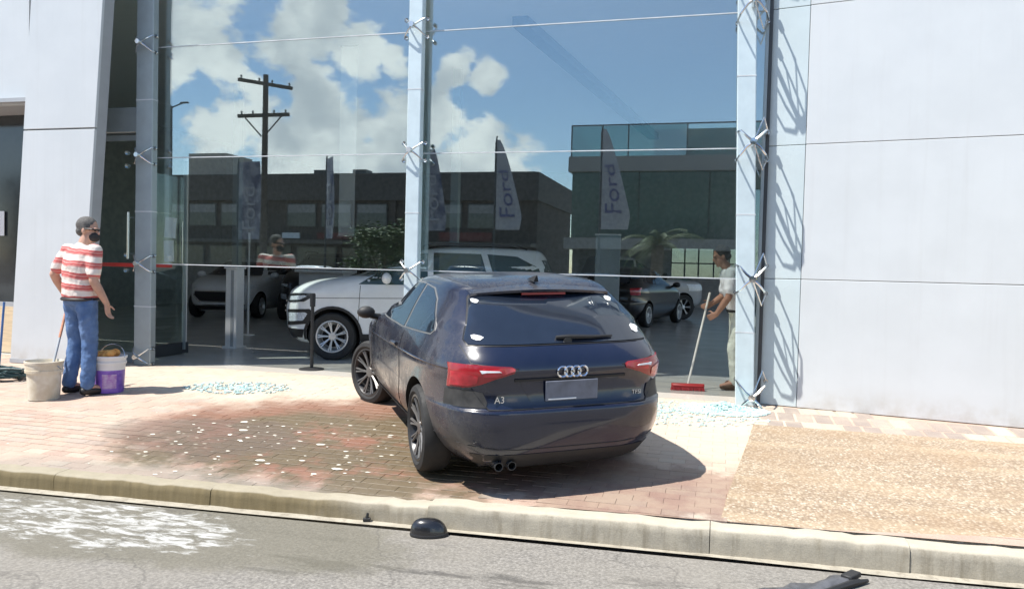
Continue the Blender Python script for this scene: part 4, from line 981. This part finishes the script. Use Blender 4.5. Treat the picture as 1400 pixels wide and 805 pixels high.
    for s in (-1, 1):
        b = MB(); b.ball((s*.032, .084, .012), (.013, .008, .008), 8, 0, HM); b.build('eye', 'eye', root, True)
    if belt:
        b = MB(); q = [F(-.03)+V_((.178*math.cos(a), .136*fill*math.sin(a), 0)) for a in np.linspace(0, 2*math.pi, 25)]; b.tube(q, .017, 6, 0, False); b.build('belt', 'shoe_black', root, True)
    if mask:
        b = MB(); b.ball((0, .062, -.052), (.062, .052, .050), 14, 0, HM); b.build('face_mask', 'dark_cloth', root, True)
        b = MB(); b.tube([HM @ V_(p) for p in ((-.078, 0, .02), (-.07, .07, .022), (0, .10, .02), (.07, .07, .022), (.078, 0, .02))], .008, 6); b.build('glasses', 'black_plastic', root, True)
    return root
J1 = dict(hip=(0, 0, .95), chest=(.01, .0, 1.40), neck=(.02, .03, 1.50), head=(.03, .055, 1.60), yaw=0, head_yaw=R(-62), nod=R(-4),
    shl=(-.185, -.01, 1.405), shr=(.20, .01, 1.405), ell=(-.275, -.10, 1.17), elr=(.235, -.02, 1.12), wrl=(-.32, .02, .99), wrr=(.26, .10, .90),
    pdl=(-.02, .8, -.5), tdl=(0, .3, 1), curll=1.1, pdr=(0, .15, -1), tdr=(-.4, .8, .1), curlr=.5,
    hpl=(-.10, 0, .90), hpr=(.10, 0, .90), knl=(-.12, .03, .50), knr=(.11, .03, .50), anl=(-.13, -.03, .09), anr=(.12, .0, .09), tol=(-.15, .12, .05), tor=(.15, .15, .05))
man1 = person('man seen from behind in a red and white striped shirt and jeans holding a mop', (-6.38, -1.82, gz(-1.80)), R(-14), J1, ('striped_cloth', 'denim', 'shoe_black'), 'hair_grey', scale=1.06, mask=True, fill=1.12, skin='skin_light')
J2 = dict(hip=(0, -.04, .94), chest=(0, .08, 1.37), neck=(0, .13, 1.47), head=(0, .185, 1.565), yaw=R(8), head_yaw=R(5), nod=R(-16),
    shl=(-.185, .09, 1.38), shr=(.185, .07, 1.38), ell=(-.22, .12, 1.10), elr=(.22, .13, 1.09), wrl=(-.17, .25, .89), wrr=(.10, .27, 1.00),
    pdl=(.5, .8, -.5), tdl=(0, .5, 1), curll=1.1, pdr=(-.6, .6, -.2), tdr=(0, .5, 1), curlr=1.1,
    hpl=(-.10, -.04, .90), hpr=(.10, -.04, .90), knl=(-.12, .03, .49), knr=(.12, -.02, .49), anl=(-.13, .0, .09), anr=(.13, -.10, .09), tol=(-.15, .16, .05), tor=(.15, .05, .05))
man2 = person('man in a white shirt and pale trousers sweeping with a broom beside the right post', (.21, 1.02, .0), R(98), J2, ('white_cloth', 'pale_cloth', 'shoe_brown'), 'hair_dark', scale=.985)
# ============================================================ SMALL THINGS ON THE PAVEMENT
mat('bucket_white', (.66, .62, .52), .5, var=.1, col2=(.52, .45, .33), scale=7)
mat('bucket_rim', (.70, .70, .70), .45, var=.05)
mat('bucket_purple', (.12, .05, .36), .4, var=.5, scale=9, col2=(.26, .13, .55))
mat('bucket_print', (.46, .36, .55), .5, var=.5, scale=22, col2=(.30, .12, .42))
mat('plaster', (.55, .50, .40), .9, var=.2)
b1 = thing('bucket', 'grimy white plastic bucket with a mop standing in it', 'bucket', (-6.56, -2.09, gz(-2.09)))
B = MB(); B.lathe([(.001, .006), (.135, .004), (.14, .0), (.142, .02), (.155, .27), (.170, .272), (.172, .30), (.168, .302), (.170, .36), (.176, .362), (.178, .385), (.168, .388), (.160, .36), (.14, .05), (.001, .05)], 32); B.build('shell', 'bucket_white', b1, True)
B = MB(); B.lathe([(.001, .30), (.158, .30)], 24); B.build('water', 'plaster', b1)
B = MB(); B.tube([(.172*math.cos(a), .172*math.sin(a)-.01, .345-.12*math.sin(a)*1.0 if math.sin(a) > 0 else .345) for a in np.linspace(0, math.pi, 13)], .004, 5); B.build('handle', 'steel', b1, True)
b2 = thing('paint_bucket', 'purple printed paint bucket with a white rim and orange rags heaped on top', 'bucket', (-6.19, -1.62, gz(-1.62)))
B = MB(); B.lathe([(.001, .004), (.128, .004), (.134, .0), (.136, .02), (.146, .23), (.147, .24)], 32); B.build('shell', 'bucket_purple', b2, True)
B = MB(); B.lathe([(.147, .24), (.150, .30), (.160, .302), (.162, .325), (.153, .328), (.156, .36), (.166, .362), (.168, .385), (.158, .388), (.140, .30)], 32); B.build('rim', 'bucket_rim', b2, True)
B = MB(); ang = [R(-78)+R(8)*i for i in range(8)]; vs = []
for z in (.05, .10, .15, .20):
    for i, a in enumerate(ang): r_ = .1375+.0485*z; k = .06 if z in (.05, .20) and i in (0, 7) else 0; vs.append((r_*math.cos(a), r_*math.sin(a), z))
B.add(vs, [(r*8+i, r*8+i+1, r*8+8+i+1, r*8+8+i) for r in range(3) for i in range(7)]); B.build('printed_label', 'bucket_print', b2, True)
B = MB(); rg = random.Random(9)
for i in range(12): B.ball((rg.uniform(-.08, .08), rg.uniform(-.08, .08), .37+rg.uniform(0, .06)), (rg.uniform(.04, .07), rg.uniform(.04, .07), rg.uniform(.03, .05)), 8)
o = remesh(B, 'rag', 'orange_cloth', None, .008, 4, .03); o.location = b2.location; tag(o, 'crumpled orange rags heaped in the purple paint bucket', 'rags')
B = MB(); B.tube([(.165*math.cos(a), .03*math.sin(a)+.02, .37+.13*math.sin(a)) for a in np.linspace(0, math.pi, 13)], .0035, 5); B.build('handle', 'steel', b2, True)
# mop: wooden pole with a dark lower sleeve, stood in the white bucket
def world_of(o, p): return Matrix.Translation(o.location) @ o.rotation_euler.to_matrix().to_4x4() @ Matrix.Diagonal((*o.scale, 1)) @ Vector(p)
hand_w = world_of(man1, (-.330, .09, .95)); foot_w = Vector((-6.53, -2.05, gz(-2.05)+.20)); dirm = (hand_w-foot_w).normalized()
mop = thing('mop', 'mop with a reddish wooden pole stood in the white bucket', 'mop', foot_w)
MB().tube([dirm*.45, hand_w-foot_w+dirm*.20], .0135, 10).build('pole', 'wood_pole', mop, True)
MB().tube([(0, 0, 0), dirm*.45], .0125, 10).build('lower_sleeve', 'panel_side', mop, True)
B = MB()
for i in range(14): a = i*.45; B.tube([(0, 0, 0), (.03*math.cos(a), .03*math.sin(a), -.03), (.07*math.cos(a), .07*math.sin(a), -.13)], [.012, .012, .008], 5)
B.build('mop_head', 'plaster', mop, True)
# push broom of the second man
bh = Vector((-.30, .66, .045)); g2 = world_of(man2, (.03, .335, .985)); dirb = (g2-bh).normalized()
br = thing('broom', 'push broom with a red bristle head and pale pole held by the man in white', 'broom', bh)
MB().tube([(0, 0, .02), g2-bh+dirb*.16], .0125, 10).build('pole', 'broom_pole', br, True)
B = MB(); M_ = Matrix.Rotation(R(10), 4, 'Z'); B.loft([[tuple(M_ @ Vector((x, w*math.cos(q)*.045, .012+.024*math.sin(q)+0))) for q in [2*math.pi*i/12 for i in range(12)]] for x, w in ((-.185, .5), (-.17, .95), (0, 1), (.17, .95), (.185, .5))]); B.build('head', 'red', br, True)
B = MB(); rg = random.Random(4)
for i in range(26):
    for j in range(4): x = -.175+.35*i/25; y = -.03+.02*j; p = M_ @ Vector((x, y, .005)); q = M_ @ Vector((x*1.06+rg.uniform(-.006, .006), y*1.5+rg.uniform(-.006, .006), -.043)); B.tube([p, q], [.007, .005], 4)
br_ = B.build('bristles', 'red', br); br_['kind'] = 'stuff'
# hose bundle and stick at the foot of the leg
B = MB(); rg = random.Random(12)
pts = []
for i in range(150): a = i*.42; r_ = .17+.06*math.sin(i*.31)+rg.uniform(-.02, .02); pts.append((r_*1.3*math.cos(a)+rg.uniform(-.02, .02), r_*.7*math.sin(a), .02+.10*(i/150)+rg.uniform(0, .025)))
B.tube(pts, .016, 6); o = B.build('hose_bundle', 'teal_hose', None, True); o.location = (-7.80, -1.45, gz(-1.45)); tag(o, 'dark teal hose bundled on the paving at the foot of the left column', 'hose')
B = MB(); B.tube([(0, 0, 0), (.01, .06, .82)], .013, 8); o = B.build('stick', 'blue_stick', None, True); o.location = (-8.36, -1.02, gz(-1.02)); tag(o, 'thin blue stick leaning on the left column', 'stick')
# stanchion, pedestal, counter, board, banner, in the showroom
st = thing('stanchion', 'slim black barrier post on a round base in front of the white suv', 'stanchion', (-4.97, .42, 0))
MB().lathe([(.001, .025), (.10, .022), (.155, .012), (.16, 0)], 28).build('base', 'black_plastic', st, True)
MB().lathe([(.022, .02), (.022, .80), (.034, .80), (.036, .95), (.03, .97), (.001, .972)], 18).build('pole', 'black_plastic', st, True)
pd = thing('pedestal', 'tall narrow white pedestal standing just inside the showroom left of the white suv', 'pedestal', (-7.36, 2.22, 0))
MB().box((0, 0, .62), (.20, .20, 1.24), bev=.006).build('shaft', 'white_paint', pd); MB().box((.025, -.103, .62), (.05, .008, 1.2)).build('stripe', 'panel_side', pd); MB().box((0, 0, 1.255), (.24, .24, .03), bev=.004).build('top', 'white_paint', pd)
MB().box((0, 0, .012), (.26, .26, .024)).build('foot', 'white_paint', pd)
def counter(x, y, w, h, label):
    c = thing('counter', label, 'counter', (x, y, 0)); MB().box((0, 0, h-.03), (w, .65, .06), bev=.008).build('top', 'white_counter', c); MB().box((0, .05, h-.28), (w-.08, .5, .44)).build('front_panel', 'white_counter', c); MB().box((0, .09, (h-.5)/2+.05), (w-.14, .40, h-.60)).build('base_panel', 'dark_frame', c)
    MB().box((0, .04, .05), (w-.1, .48, .10)).build('plinth', 'dark_frame', c); return c
counter(-7.95, 6.2, 1.10, 1.24, 'white reception counter left of the white suv')
bd = thing('display_board', 'blue grey display board standing between the silver suv and the grey pickup', 'display board', (-2.0, 5.9, 0), R(12))
MB().box((0, 0, 1.04), (.46, .05, 1.95), bev=.006).build('panel', 'post_grey', bd); MB().box((0, 0, 2.03), (.48, .07, .03)).build('top_rail', 'white_paint', bd); MB().box((0, 0, .03), (.55, .35, .06), bev=.01).build('foot', 'dark_frame', bd)
bn = thing('hanging_banner', 'plain pale banner hanging from the showroom ceiling left of the middle post', 'banner', (-6.88, 5.0, 0))
B = MB(); n = 10; B.add([(-.17+.34*i/3, .01*math.sin(j*.7+i), 1.90+3.58*j/n) for j in range(n+1) for i in range(4)], [(j*4+i, j*4+i+1, j*4+5+i, j*4+4+i) for j in range(n) for i in range(3)]); B.build('cloth', 'white_counter', bn, True)
MB().tube([(-.19, 0, 1.89), (.19, 0, 1.89)], .016, 8).build('bottom_bar', 'steel', bn, True); MB().tube([(-.19, 0, 5.49), (.19, 0, 5.49)], .016, 8).build('top_bar', 'steel', bn, True)
fp = thing('white_post', 'thin white post standing behind the open door', 'post', (-8.45, 4.2, 0)); MB().tube([(0, 0, 0), (0, 0, 1.9)], .022, 10).build('pole', 'white_paint', fp, True); MB().lathe([(.001, .02), (.12, .015), (.12, 0)], 20).build('base', 'white_paint', fp, True)

# broken safety glass
m = bpy.data.materials.new('shard'); m.use_nodes = True; b_ = m.node_tree.nodes['Principled BSDF']; b_.inputs['Base Color'].default_value = (.56, .74, .72, 1); b_.inputs['Roughness'].default_value = .12; b_.inputs['Specular IOR Level'].default_value = .8
MATS['shard'] = m
def shards(cx, cy, rx, ry, n, h, label, seed, rot=0., pw=.6, sz=(.006, .016)):
    rg = random.Random(seed); B = MB()
    for i in range(n):
        a = rg.uniform(0, 2*math.pi); r_ = rg.random()**pw; x = cx+rx*r_*math.cos(a)*math.cos(rot)-ry*r_*math.sin(a)*math.sin(rot); y = cy+rx*r_*math.cos(a)*math.sin(rot)+ry*r_*math.sin(a)*math.cos(rot)
        s_ = rg.uniform(*sz); z = (gz(y, x) if y < 0 else 0)+.004+h*max(0, 1-r_)**1.5*rg.random()
        M = Matrix.Translation((x, y, z+s_*.3)) @ Matrix.Rotation(rg.uniform(0, 3), 4, 'Z') @ Matrix.Rotation(rg.uniform(-.6, .6), 4, 'X')
        B.add([(sx*s_, sy*s_*.8, sz_*s_*.4) for sx in (-1, 1) for sy in (-1, 1) for sz_ in (-1, 1)], [(0, 1, 3, 2), (4, 6, 7, 5), (0, 4, 5, 1), (2, 3, 7, 6), (0, 2, 6, 4), (1, 5, 7, 3)], 0, M)
    return tag(B.build('glass_fragments', 'shard'), label, 'broken glass', kind='stuff')
shards(.10, -.52, .42, .26, 3000, .08, 'heap of pale green broken glass at the foot of the right post', 1)
shards(-5.0, -1.06, .62, .30, 420, .0, 'thin scatter of pale green broken glass on the paving in front of the stanchion', 2, .2, .8)
shards(-.45, -.75, 1.0, .55, 500, .0, 'loose crumbs of broken glass between the dark car and the right post', 3, .1, .8)
mat('foam', (.72, .68, .58), .7)
rg = random.Random(21); B = MB()
for i in range(110):
    x = rg.gauss(-3.45, .75); y = rg.gauss(-2.85, .50)
    if y < kerb_y(x)+.2 or y > -1.3 or under_car(x, y): continue
    s_ = rg.uniform(.005, .018)*(1 if rg.random() < .85 else 1.8); k = 7; ph = rg.random()*6
    ring = [(x+s_*rg.uniform(.6, 1.2)*1.5*math.cos(ph+q), y+s_*rg.uniform(.6, 1.2)*math.sin(ph+q), gz(y, x)+.002) for q in [2*math.pi*j/k for j in range(k)]]
    B.add(ring+[(x+(p[0]-x)*.7, y+(p[1]-y)*.7, p[2]+.0015) for p in ring], [(j, (j+1) % k, k+(j+1) % k, k+j) for j in range(k)]+[tuple(range(k, 2*k))])
tag(B.build('soap_flecks', 'foam'), 'small pale flecks of soap and plaster scattered on the wet paving', 'soap flecks', kind='stuff')
# car pieces on the road
mc = thing('mirror_cap', 'glossy dark mirror cap lying on the road against the kerb', 'car part', (-1.69, -3.895, -.336), R(20))
B = MB(); rings = []
for i in range(8):
    t = i/7; z = .105*math.sin(t*math.pi/2); s_ = math.cos(t*math.pi/2)**.6 if t < 1 else .03
    rings.append([(.118*s_*math.cos(q)-.015*t, .07*s_*math.sin(q), z) for q in [2*math.pi*j/28 for j in range(28)]])
B.loft(rings); B.build('shell', 'navy_gloss' if 'navy_gloss' in MATS else 'black_car_paint', mc, True)
MB().loft([[(.120*s_*math.cos(q), .072*s_*math.sin(q), z) for q in [2*math.pi*j/28 for j in range(28)]] for s_, z in ((1.0, 0), (1.01, .012), (.99, .016))]).build('rim', 'black_plastic', mc, True)
cl = thing('plastic_clip', 'tiny black plastic clip in the gutter left of the mirror cap', 'car part', (-2.16, -3.80, -.333), .4); MB().box((0, 0, .012), (.05, .025, .024), bev=.004).build('foot', 'black_plastic', cl); MB().tube([(0, 0, .02), (.005, 0, .055)], [.012, .008], 7).build('stem', 'black_plastic', cl, True)
tm = thing('broken_trim', 'broken strip of black bumper trim lying on the road at the lower right edge', 'car part', (.52, -4.01, -.336), R(38))
B = MB(); rg = random.Random(8); L = []
for i in range(14):
    x = -.38+.72*i/13; w_ = .055+.02*math.sin(i*1.3)-.03*(i > 11); zz = .03+.02*math.sin(i*.7); L.append([(x, -w_+rg.uniform(-.012, .012), .004), (x, -w_*.5, zz*.5+.008), (x, w_*.6, zz*.5+.003), (x, w_+rg.uniform(-.01, .01), .008), (x, w_*.5, .0), (x, -w_*.5, .0)])
B.loft(L); B.build('strip', 'trim_debris', tm, True, 50)
B = MB(); B.tube([(-.20, -.075, .006), (.05, -.085, .012), (.25, -.06, .018), (.37, -.05, .012)], [.012, .016, .02, .01], 6); B.box((.30, 0, .03), (.12, .06, .03), rot=Matrix.Rotation(.3, 4, 'Z'), bev=.005); B.build('bracket', 'black_plastic', tm, True)
# ============================================================ ACROSS THE STREET (seen in the glass)
mat('dark_brick', (.055, .045, .040), .8, var=.2, scale=3)
mat('dark_fascia', (.060, .055, .052), .7, var=.1)
mat('shop_glass', (.035, .042, .045), .12, spec=.7)
mat('window_grey', (.20, .20, .20), .35, var=.2)
mat('yellow_blind', (.50, .46, .16), .7)
mat('sign_red', (.16, .025, .022), .6)
mat('render_grey', (.22, .22, .21), .8)
mat('green_panel', (.022, .070, .056), .18, spec=.7, var=.15, coat=.3)
mat('render_beige', (.36, .33, .29), .8)
mat('pole_wood', (.075, .062, .05), .85, var=.2, stretch=(1, 1, .2), scale=8)
mat('leaf', (.045, .085, .025), .6, var=.35, scale=2.5, col2=(.095, .14, .045))
mat('palm_leaf', (.05, .08, .025), .6, var=.3, scale=4, col2=(.10, .13, .05))
mat('bark', (.11, .085, .06), .9, var=.3, scale=14, bump=.6)
mat('flag_dark', (.045, .055, .11), .8, var=.9, scale=2.2, col2=(.34, .35, .38))
mat('flag_light', (.33, .34, .365), .8, var=.1, scale=3)
mat('ink_blue', (.09, .10, .22), .7)
LB = thing('long_building', 'long dark flat roofed building with a band of windows across the street', 'building', (-24, -34, 0))
def lp(name, m, mb, par): o = mb.build(name, m, par); o.matrix_local = Matrix.Translation((-par.location.x, -par.location.y, 0)) if par.parent is None else Matrix.Identity(4); return o
fas = lp('fascia', 'dark_fascia', MB().box((-29, -39, 6.1), (38.2, 10.4, 1.6)), LB)
wl = lp('wall', 'dark_brick', MB().box((-29, -39.05, 3.2), (38.0, 10.0, 4.3)), LB)
lp('roof', 'render_grey', MB().box((-29, -39, 6.93), (37.6, 9.8, .06)), LB)
lp('awning', 'dark_fascia', MB().box((-29, -33.4, 2.75), (38, 1.4, .22)), LB)
wi = 0
for x in np.arange(-46, -11, 2.35):
    if abs((x+46) % 9.4) < .1: lp('pilaster', 'dark_brick', MB().box((x-.95, -33.98, 2.7), (.35, .25, 5.2)), LB); continue
    f = lp('window', 'dark_frame', MB().box((x, -34.02, 4.4), (2.0, .10, 1.42)), LB); wi += 1
    pn = MB().box((x, -33.985, 4.4), (1.88, .06, 1.30)).build('pane', 'shop_glass' if wi != 12 else 'yellow_blind', f); pn.matrix_local = Matrix.Identity(4)
    bl = MB().box((x, -33.96, 4.80), (1.86, .03, .48)).build('blind', 'window_grey' if wi != 12 else 'yellow_blind', f)
for x in np.arange(-45.5, -12, 3.1):
    f = lp('shop_window', 'dark_frame', MB().box((x, -34.02, 1.35), (2.7, .12, 2.3)), LB); MB().box((x, -33.98, 1.35), (2.55, .08, 2.15)).build('pane', 'shop_glass', f)
lp('sign_board', 'sign_red', MB().box((-22.5, -33.9, 3.15), (2.4, .10, .38)), LB); lp('sign_board', 'paper', MB().box((-25.5, -33.9, 3.15), (1.2, .10, .34)), LB); lp('sign_board', 'sign_red', MB().box((-14.2, -33.9, 3.2), (3.2, .10, .5)), LB)
lp('roof_tower', 'render_beige', MB().box((-33.5, -38, 7.7), (2.9, 3, 2.0)), LB)
for x in (-24.5, -21.8): lp('roof_vent', 'dark_frame', MB().box((x, -36, 7.15), (.9, .9, .45)), LB)
GB = thing('glass_building', 'dark green glass fronted building with a glazed roof terrace across the street', 'building', (0, -29, 0))
lp('core', 'dark_frame', MB().box((1.0, -29.2, 2.75), (14.2, 9.9, 5.5)), GB)
for i in range(5):
    x = -4.75+2.86*i; lp('glass_panel', 'green_panel', MB().box((x, -24.17, 4.2), (2.82, .06, 2.76)), GB)
for i in range(3): lp('glass_panel', 'green_panel', MB().box((-6.17, -26+ -3.3*i, 4.2), (.06, 3.2, 2.76)), GB)
lp('ledge', 'render_grey', MB().box((1.0, -29, 5.90), (14.6, 10.2, .62)), GB); lp('ledge', 'render_grey', MB().box((1.0, -28.8, 2.55), (14.7, 10.6, .46)), GB)
for i in range(6):
    x = -5.0+2.4*i; g = lp('balustrade_pane', 'green_glass' if i != 2 else 'door_glass', MB().box((x, -24.0, 6.85), (2.34, .03, 1.26)), GB)
for i in range(4): lp('balustrade_pane', 'green_glass', MB().box((-6.2, -25.3-2.4*i, 6.85), (.03, 2.34, 1.26)), GB)
b = MB()
for i in range(7): b.box((-6.2+2.4*i, -24.0, 6.86), (.05, .06, 1.34))
b.box((1, -24.0, 7.52), (14.4, .06, .05)); lp('balustrade_rail', 'dark_frame', b, GB)
lp('terrace_wall', 'green_panel', MB().box((2.5, -29.5, 7.0), (11.0, 5, 1.7)), GB)
for i in range(4): lp('shop_window', 'shop_glass', MB().box((-4.2+3.4*i, -24.20, 1.2), (3.2, .06, 2.2)), GB)
# utility pole and street lamp
U = thing('utility_pole', 'wooden utility pole with two crossarms across the street', 'utility pole', (-22.3, -26, -.16))
MB().tube([(0, 0, 0), (0, 0, 11.0)], [.19, .13], 12).build('pole', 'pole_wood', U, True)
MB().box((.0, .0, 10.55), (2.75, .13, .16), rot=Matrix.Rotation(R(-52), 4, 'Z')).build('crossarm', 'pole_wood', U); MB().box((0, .17, 8.95), (2.9, .13, .17)).build('crossarm', 'pole_wood', U)
b = MB()
for s in (-1, 1): b.tube([(s*1.05, .2, 8.88), (s*.08, .2, 7.9)], .035, 6)
b.build('brace', 'pole_wood', U)
b = MB()
for x, y, z in ((-1.25, .17, 9.03), (-.6, .17, 9.03), (.6, .17, 9.03), (1.25, .17, 9.03), (-.75, .96, 10.63), (-.2, .26, 10.63), (.2, -.26, 10.63), (.75, -.96, 10.63)): b.lathe([(.05, 0), (.03, .06), (.06, .08), (.04, .16), (.001, .18)], 8, 0, Matrix.Translation((x, y, z)))
b.build('insulator', 'render_grey', U, True)
L = thing('street_lamp', 'tall thin street lamp with two short arms across the street', 'street lamp', (-29.5, -28, -.16))
MB().tube([(0, 0, 0), (0, 0, 10.1)], [.13, .07], 10).build('pole', 'dark_frame', L, True)
for s in (-1, 1): h_ = MB().tube([(0, 0, 10.0), (s*.7, 0, 10.22)], .04, 6).build('arm', 'dark_frame', L, True); MB().box((s*.85, 0, 10.25), (.5, .16, .08), bev=.02).build('lamp_head', 'dark_frame', h_)
# feather flags on poles
def flag(x, y, m, label, rot, txt, h=5.35, low=2.45, wid=.92, seed=0, topw=.10):
    r = thing('feather_flag', label, 'flag', (x, y, -.16), rot, 'feather flags along the street edge'); rg = random.Random(seed)
    MB().tube([(0, 0, 0), (0, 0, h-.1), (.03, 0, h+.12)], [.04, .03, .02], 8).build('pole', 'dark_frame', r, True); MB().lathe([(.001, .06), (.25, .05), (.28, 0)], 18).build('base', 'dark_frame', r, True)
    nx, nz = 7, 16; vs = []; ph = rg.random()*6
    wf = lambda t: topw+(wid-topw)*min(1, t*1.15)**.8*(1-.10*max(0, t-.85)/.15)
    df = lambda u, t: .09*u*math.sin(4*u+3*t+ph)*t
    for j in range(nz+1):
        t = j/nz
        for i in range(nx): u = i/(nx-1); vs.append((u*wf(t)+.03, df(u, t), h-(h-low)*t))
    fs = [(j*nx+i, j*nx+i+1, (j+1)*nx+i+1, (j+1)*nx+i) for j in range(nz) for i in range(nx-1)]
    c = MB().add(vs, fs).build('cloth', m, r, True)
    me = text_mesh(txt, .78, .002)
    for v in me.vertices:
        a, b_ = v.co.x, v.co.y; t = .60-a/(h-low); t = max(.05, min(.98, t)); u = .48-b_/wid*.95
        v.co = Vector((max(.0, min(1, u))*wf(t)+.03, df(u, t)+.018+v.co.z, h-(h-low)*t))
    me.materials.append(MATS['ink_blue' if m == 'flag_light' else 'flag_light']); link(bpy.data.objects.new('lettering', me), c)
flag(-15.5, -14, 'flag_dark', 'dark feather flag left of the utility pole', R(6), 'Ford', 4.85, 2.3, .95, 1, .86)
flag(-12.25, -14, 'flag_dark', 'dark feather flag turned edge on right of the utility pole', R(48), 'Ford', 4.9, 2.35, .9, 2, .8)
flag(-9.0, -14, 'flag_dark', 'dark blue feather flag right beside the middle post', R(5), 'Ford', 5.15, 2.65, .9, 3, .42)
flag(-6.6, -14, 'flag_light', 'white feather flag with blue script in front of the long dark building', R(4), 'Ford', 5.4, 2.7, .88, 4)
flag(-3.4, -14, 'flag_light', 'pale grey feather flag with dark script in front of the green glass building', R(2), 'Ford', 5.65, 2.75, .86, 5)
# planting
def bush_tree(x, y, h, r, trunk, label, seed, n=5200):
    rg = random.Random(seed); T = thing('bushy_tree', label, 'tree', (x, y, -.16)); b = MB(); tips = []
    b.tube([(0, 0, 0), (.04, .02, trunk*.6), (.0, .05, trunk)], [.12, .09, .07], 8)
    for i in range(9):
        a = i*2.4; e = Vector((math.cos(a)*r*rg.uniform(.4, .8), math.sin(a)*r*rg.uniform(.4, .8), trunk+(h-trunk)*rg.uniform(.25, .85))); b.tube([(0, .05, trunk*.85), e*.55+Vector((0, 0, trunk*.35)), e], [.05, .03, .012], 6); tips.append(e)
    b.build('trunk', 'bark', T, True); L_ = MB()
    cl = [e+Vector((rg.gauss(0, .2), rg.gauss(0, .2), rg.gauss(0, .15))) for e in tips for _ in range(3)]
    for i in range(n):
        c = rg.choice(cl)+Vector((rg.gauss(0, 1), rg.gauss(0, 1), rg.gauss(0, .8)))*r*.17; s_ = rg.uniform(.05, .11); q = Matrix.Rotation(rg.uniform(0, 6.3), 3, 'Z') @ Matrix.Rotation(rg.uniform(-1.2, 1.2), 3, 'X')
        L_.add([c+q @ Vector(p)*s_ for p in ((-1, 0, 0), (0, -.45, .1), (1, 0, 0), (0, .45, .1))], [(0, 1, 2, 3)])
    L_.build('crown', 'leaf', T)
bush_tree(-10.9, -15.6, 3.1, 1.25, .9, 'bushy green tree at the street edge left of the middle post', 3)
P = thing('palm_tree', 'small palm tree in front of the green glass building', 'palm tree', (-1.9, -16.5, -.16)); rg = random.Random(6)
b = MB(); b.tube([(0, 0, .3*i) for i in range(9)], [.19+.02*(i % 2) for i in range(9)], 10); b.build('trunk', 'bark', P, True)
for k in range(22):
    a = k*2.399; el_ = R(rg.uniform(-5, 70)); ln = rg.uniform(1.2, 1.65); pts = []; b = MB()
    for j in range(9):
        t = j/8; d = el_-t*R(85); pts.append((pts[-1]+Vector((math.cos(a)*math.cos(d), math.sin(a)*math.cos(d), math.sin(d)))*ln/8) if pts else Vector((0, 0, 2.4)))
    b.tube(pts, [.022-.0023*j for j in range(9)], 5); side = Vector((-math.sin(a), math.cos(a), 0))
    for j in range(1, 9):
        for s in (-1, 1):
            for u in (0, .5):
                p0 = pts[j-1].lerp(pts[j], u); tang = (pts[j]-pts[j-1]).normalized(); q = p0+(side*s*.8+tang*.55-Vector((0, 0, .35))).normalized()*(.42-.025*j); w = tang*.022
                b.add([p0-w, p0+w, q], [(0, 1, 2)])
    b.build('frond', 'palm_leaf', P)
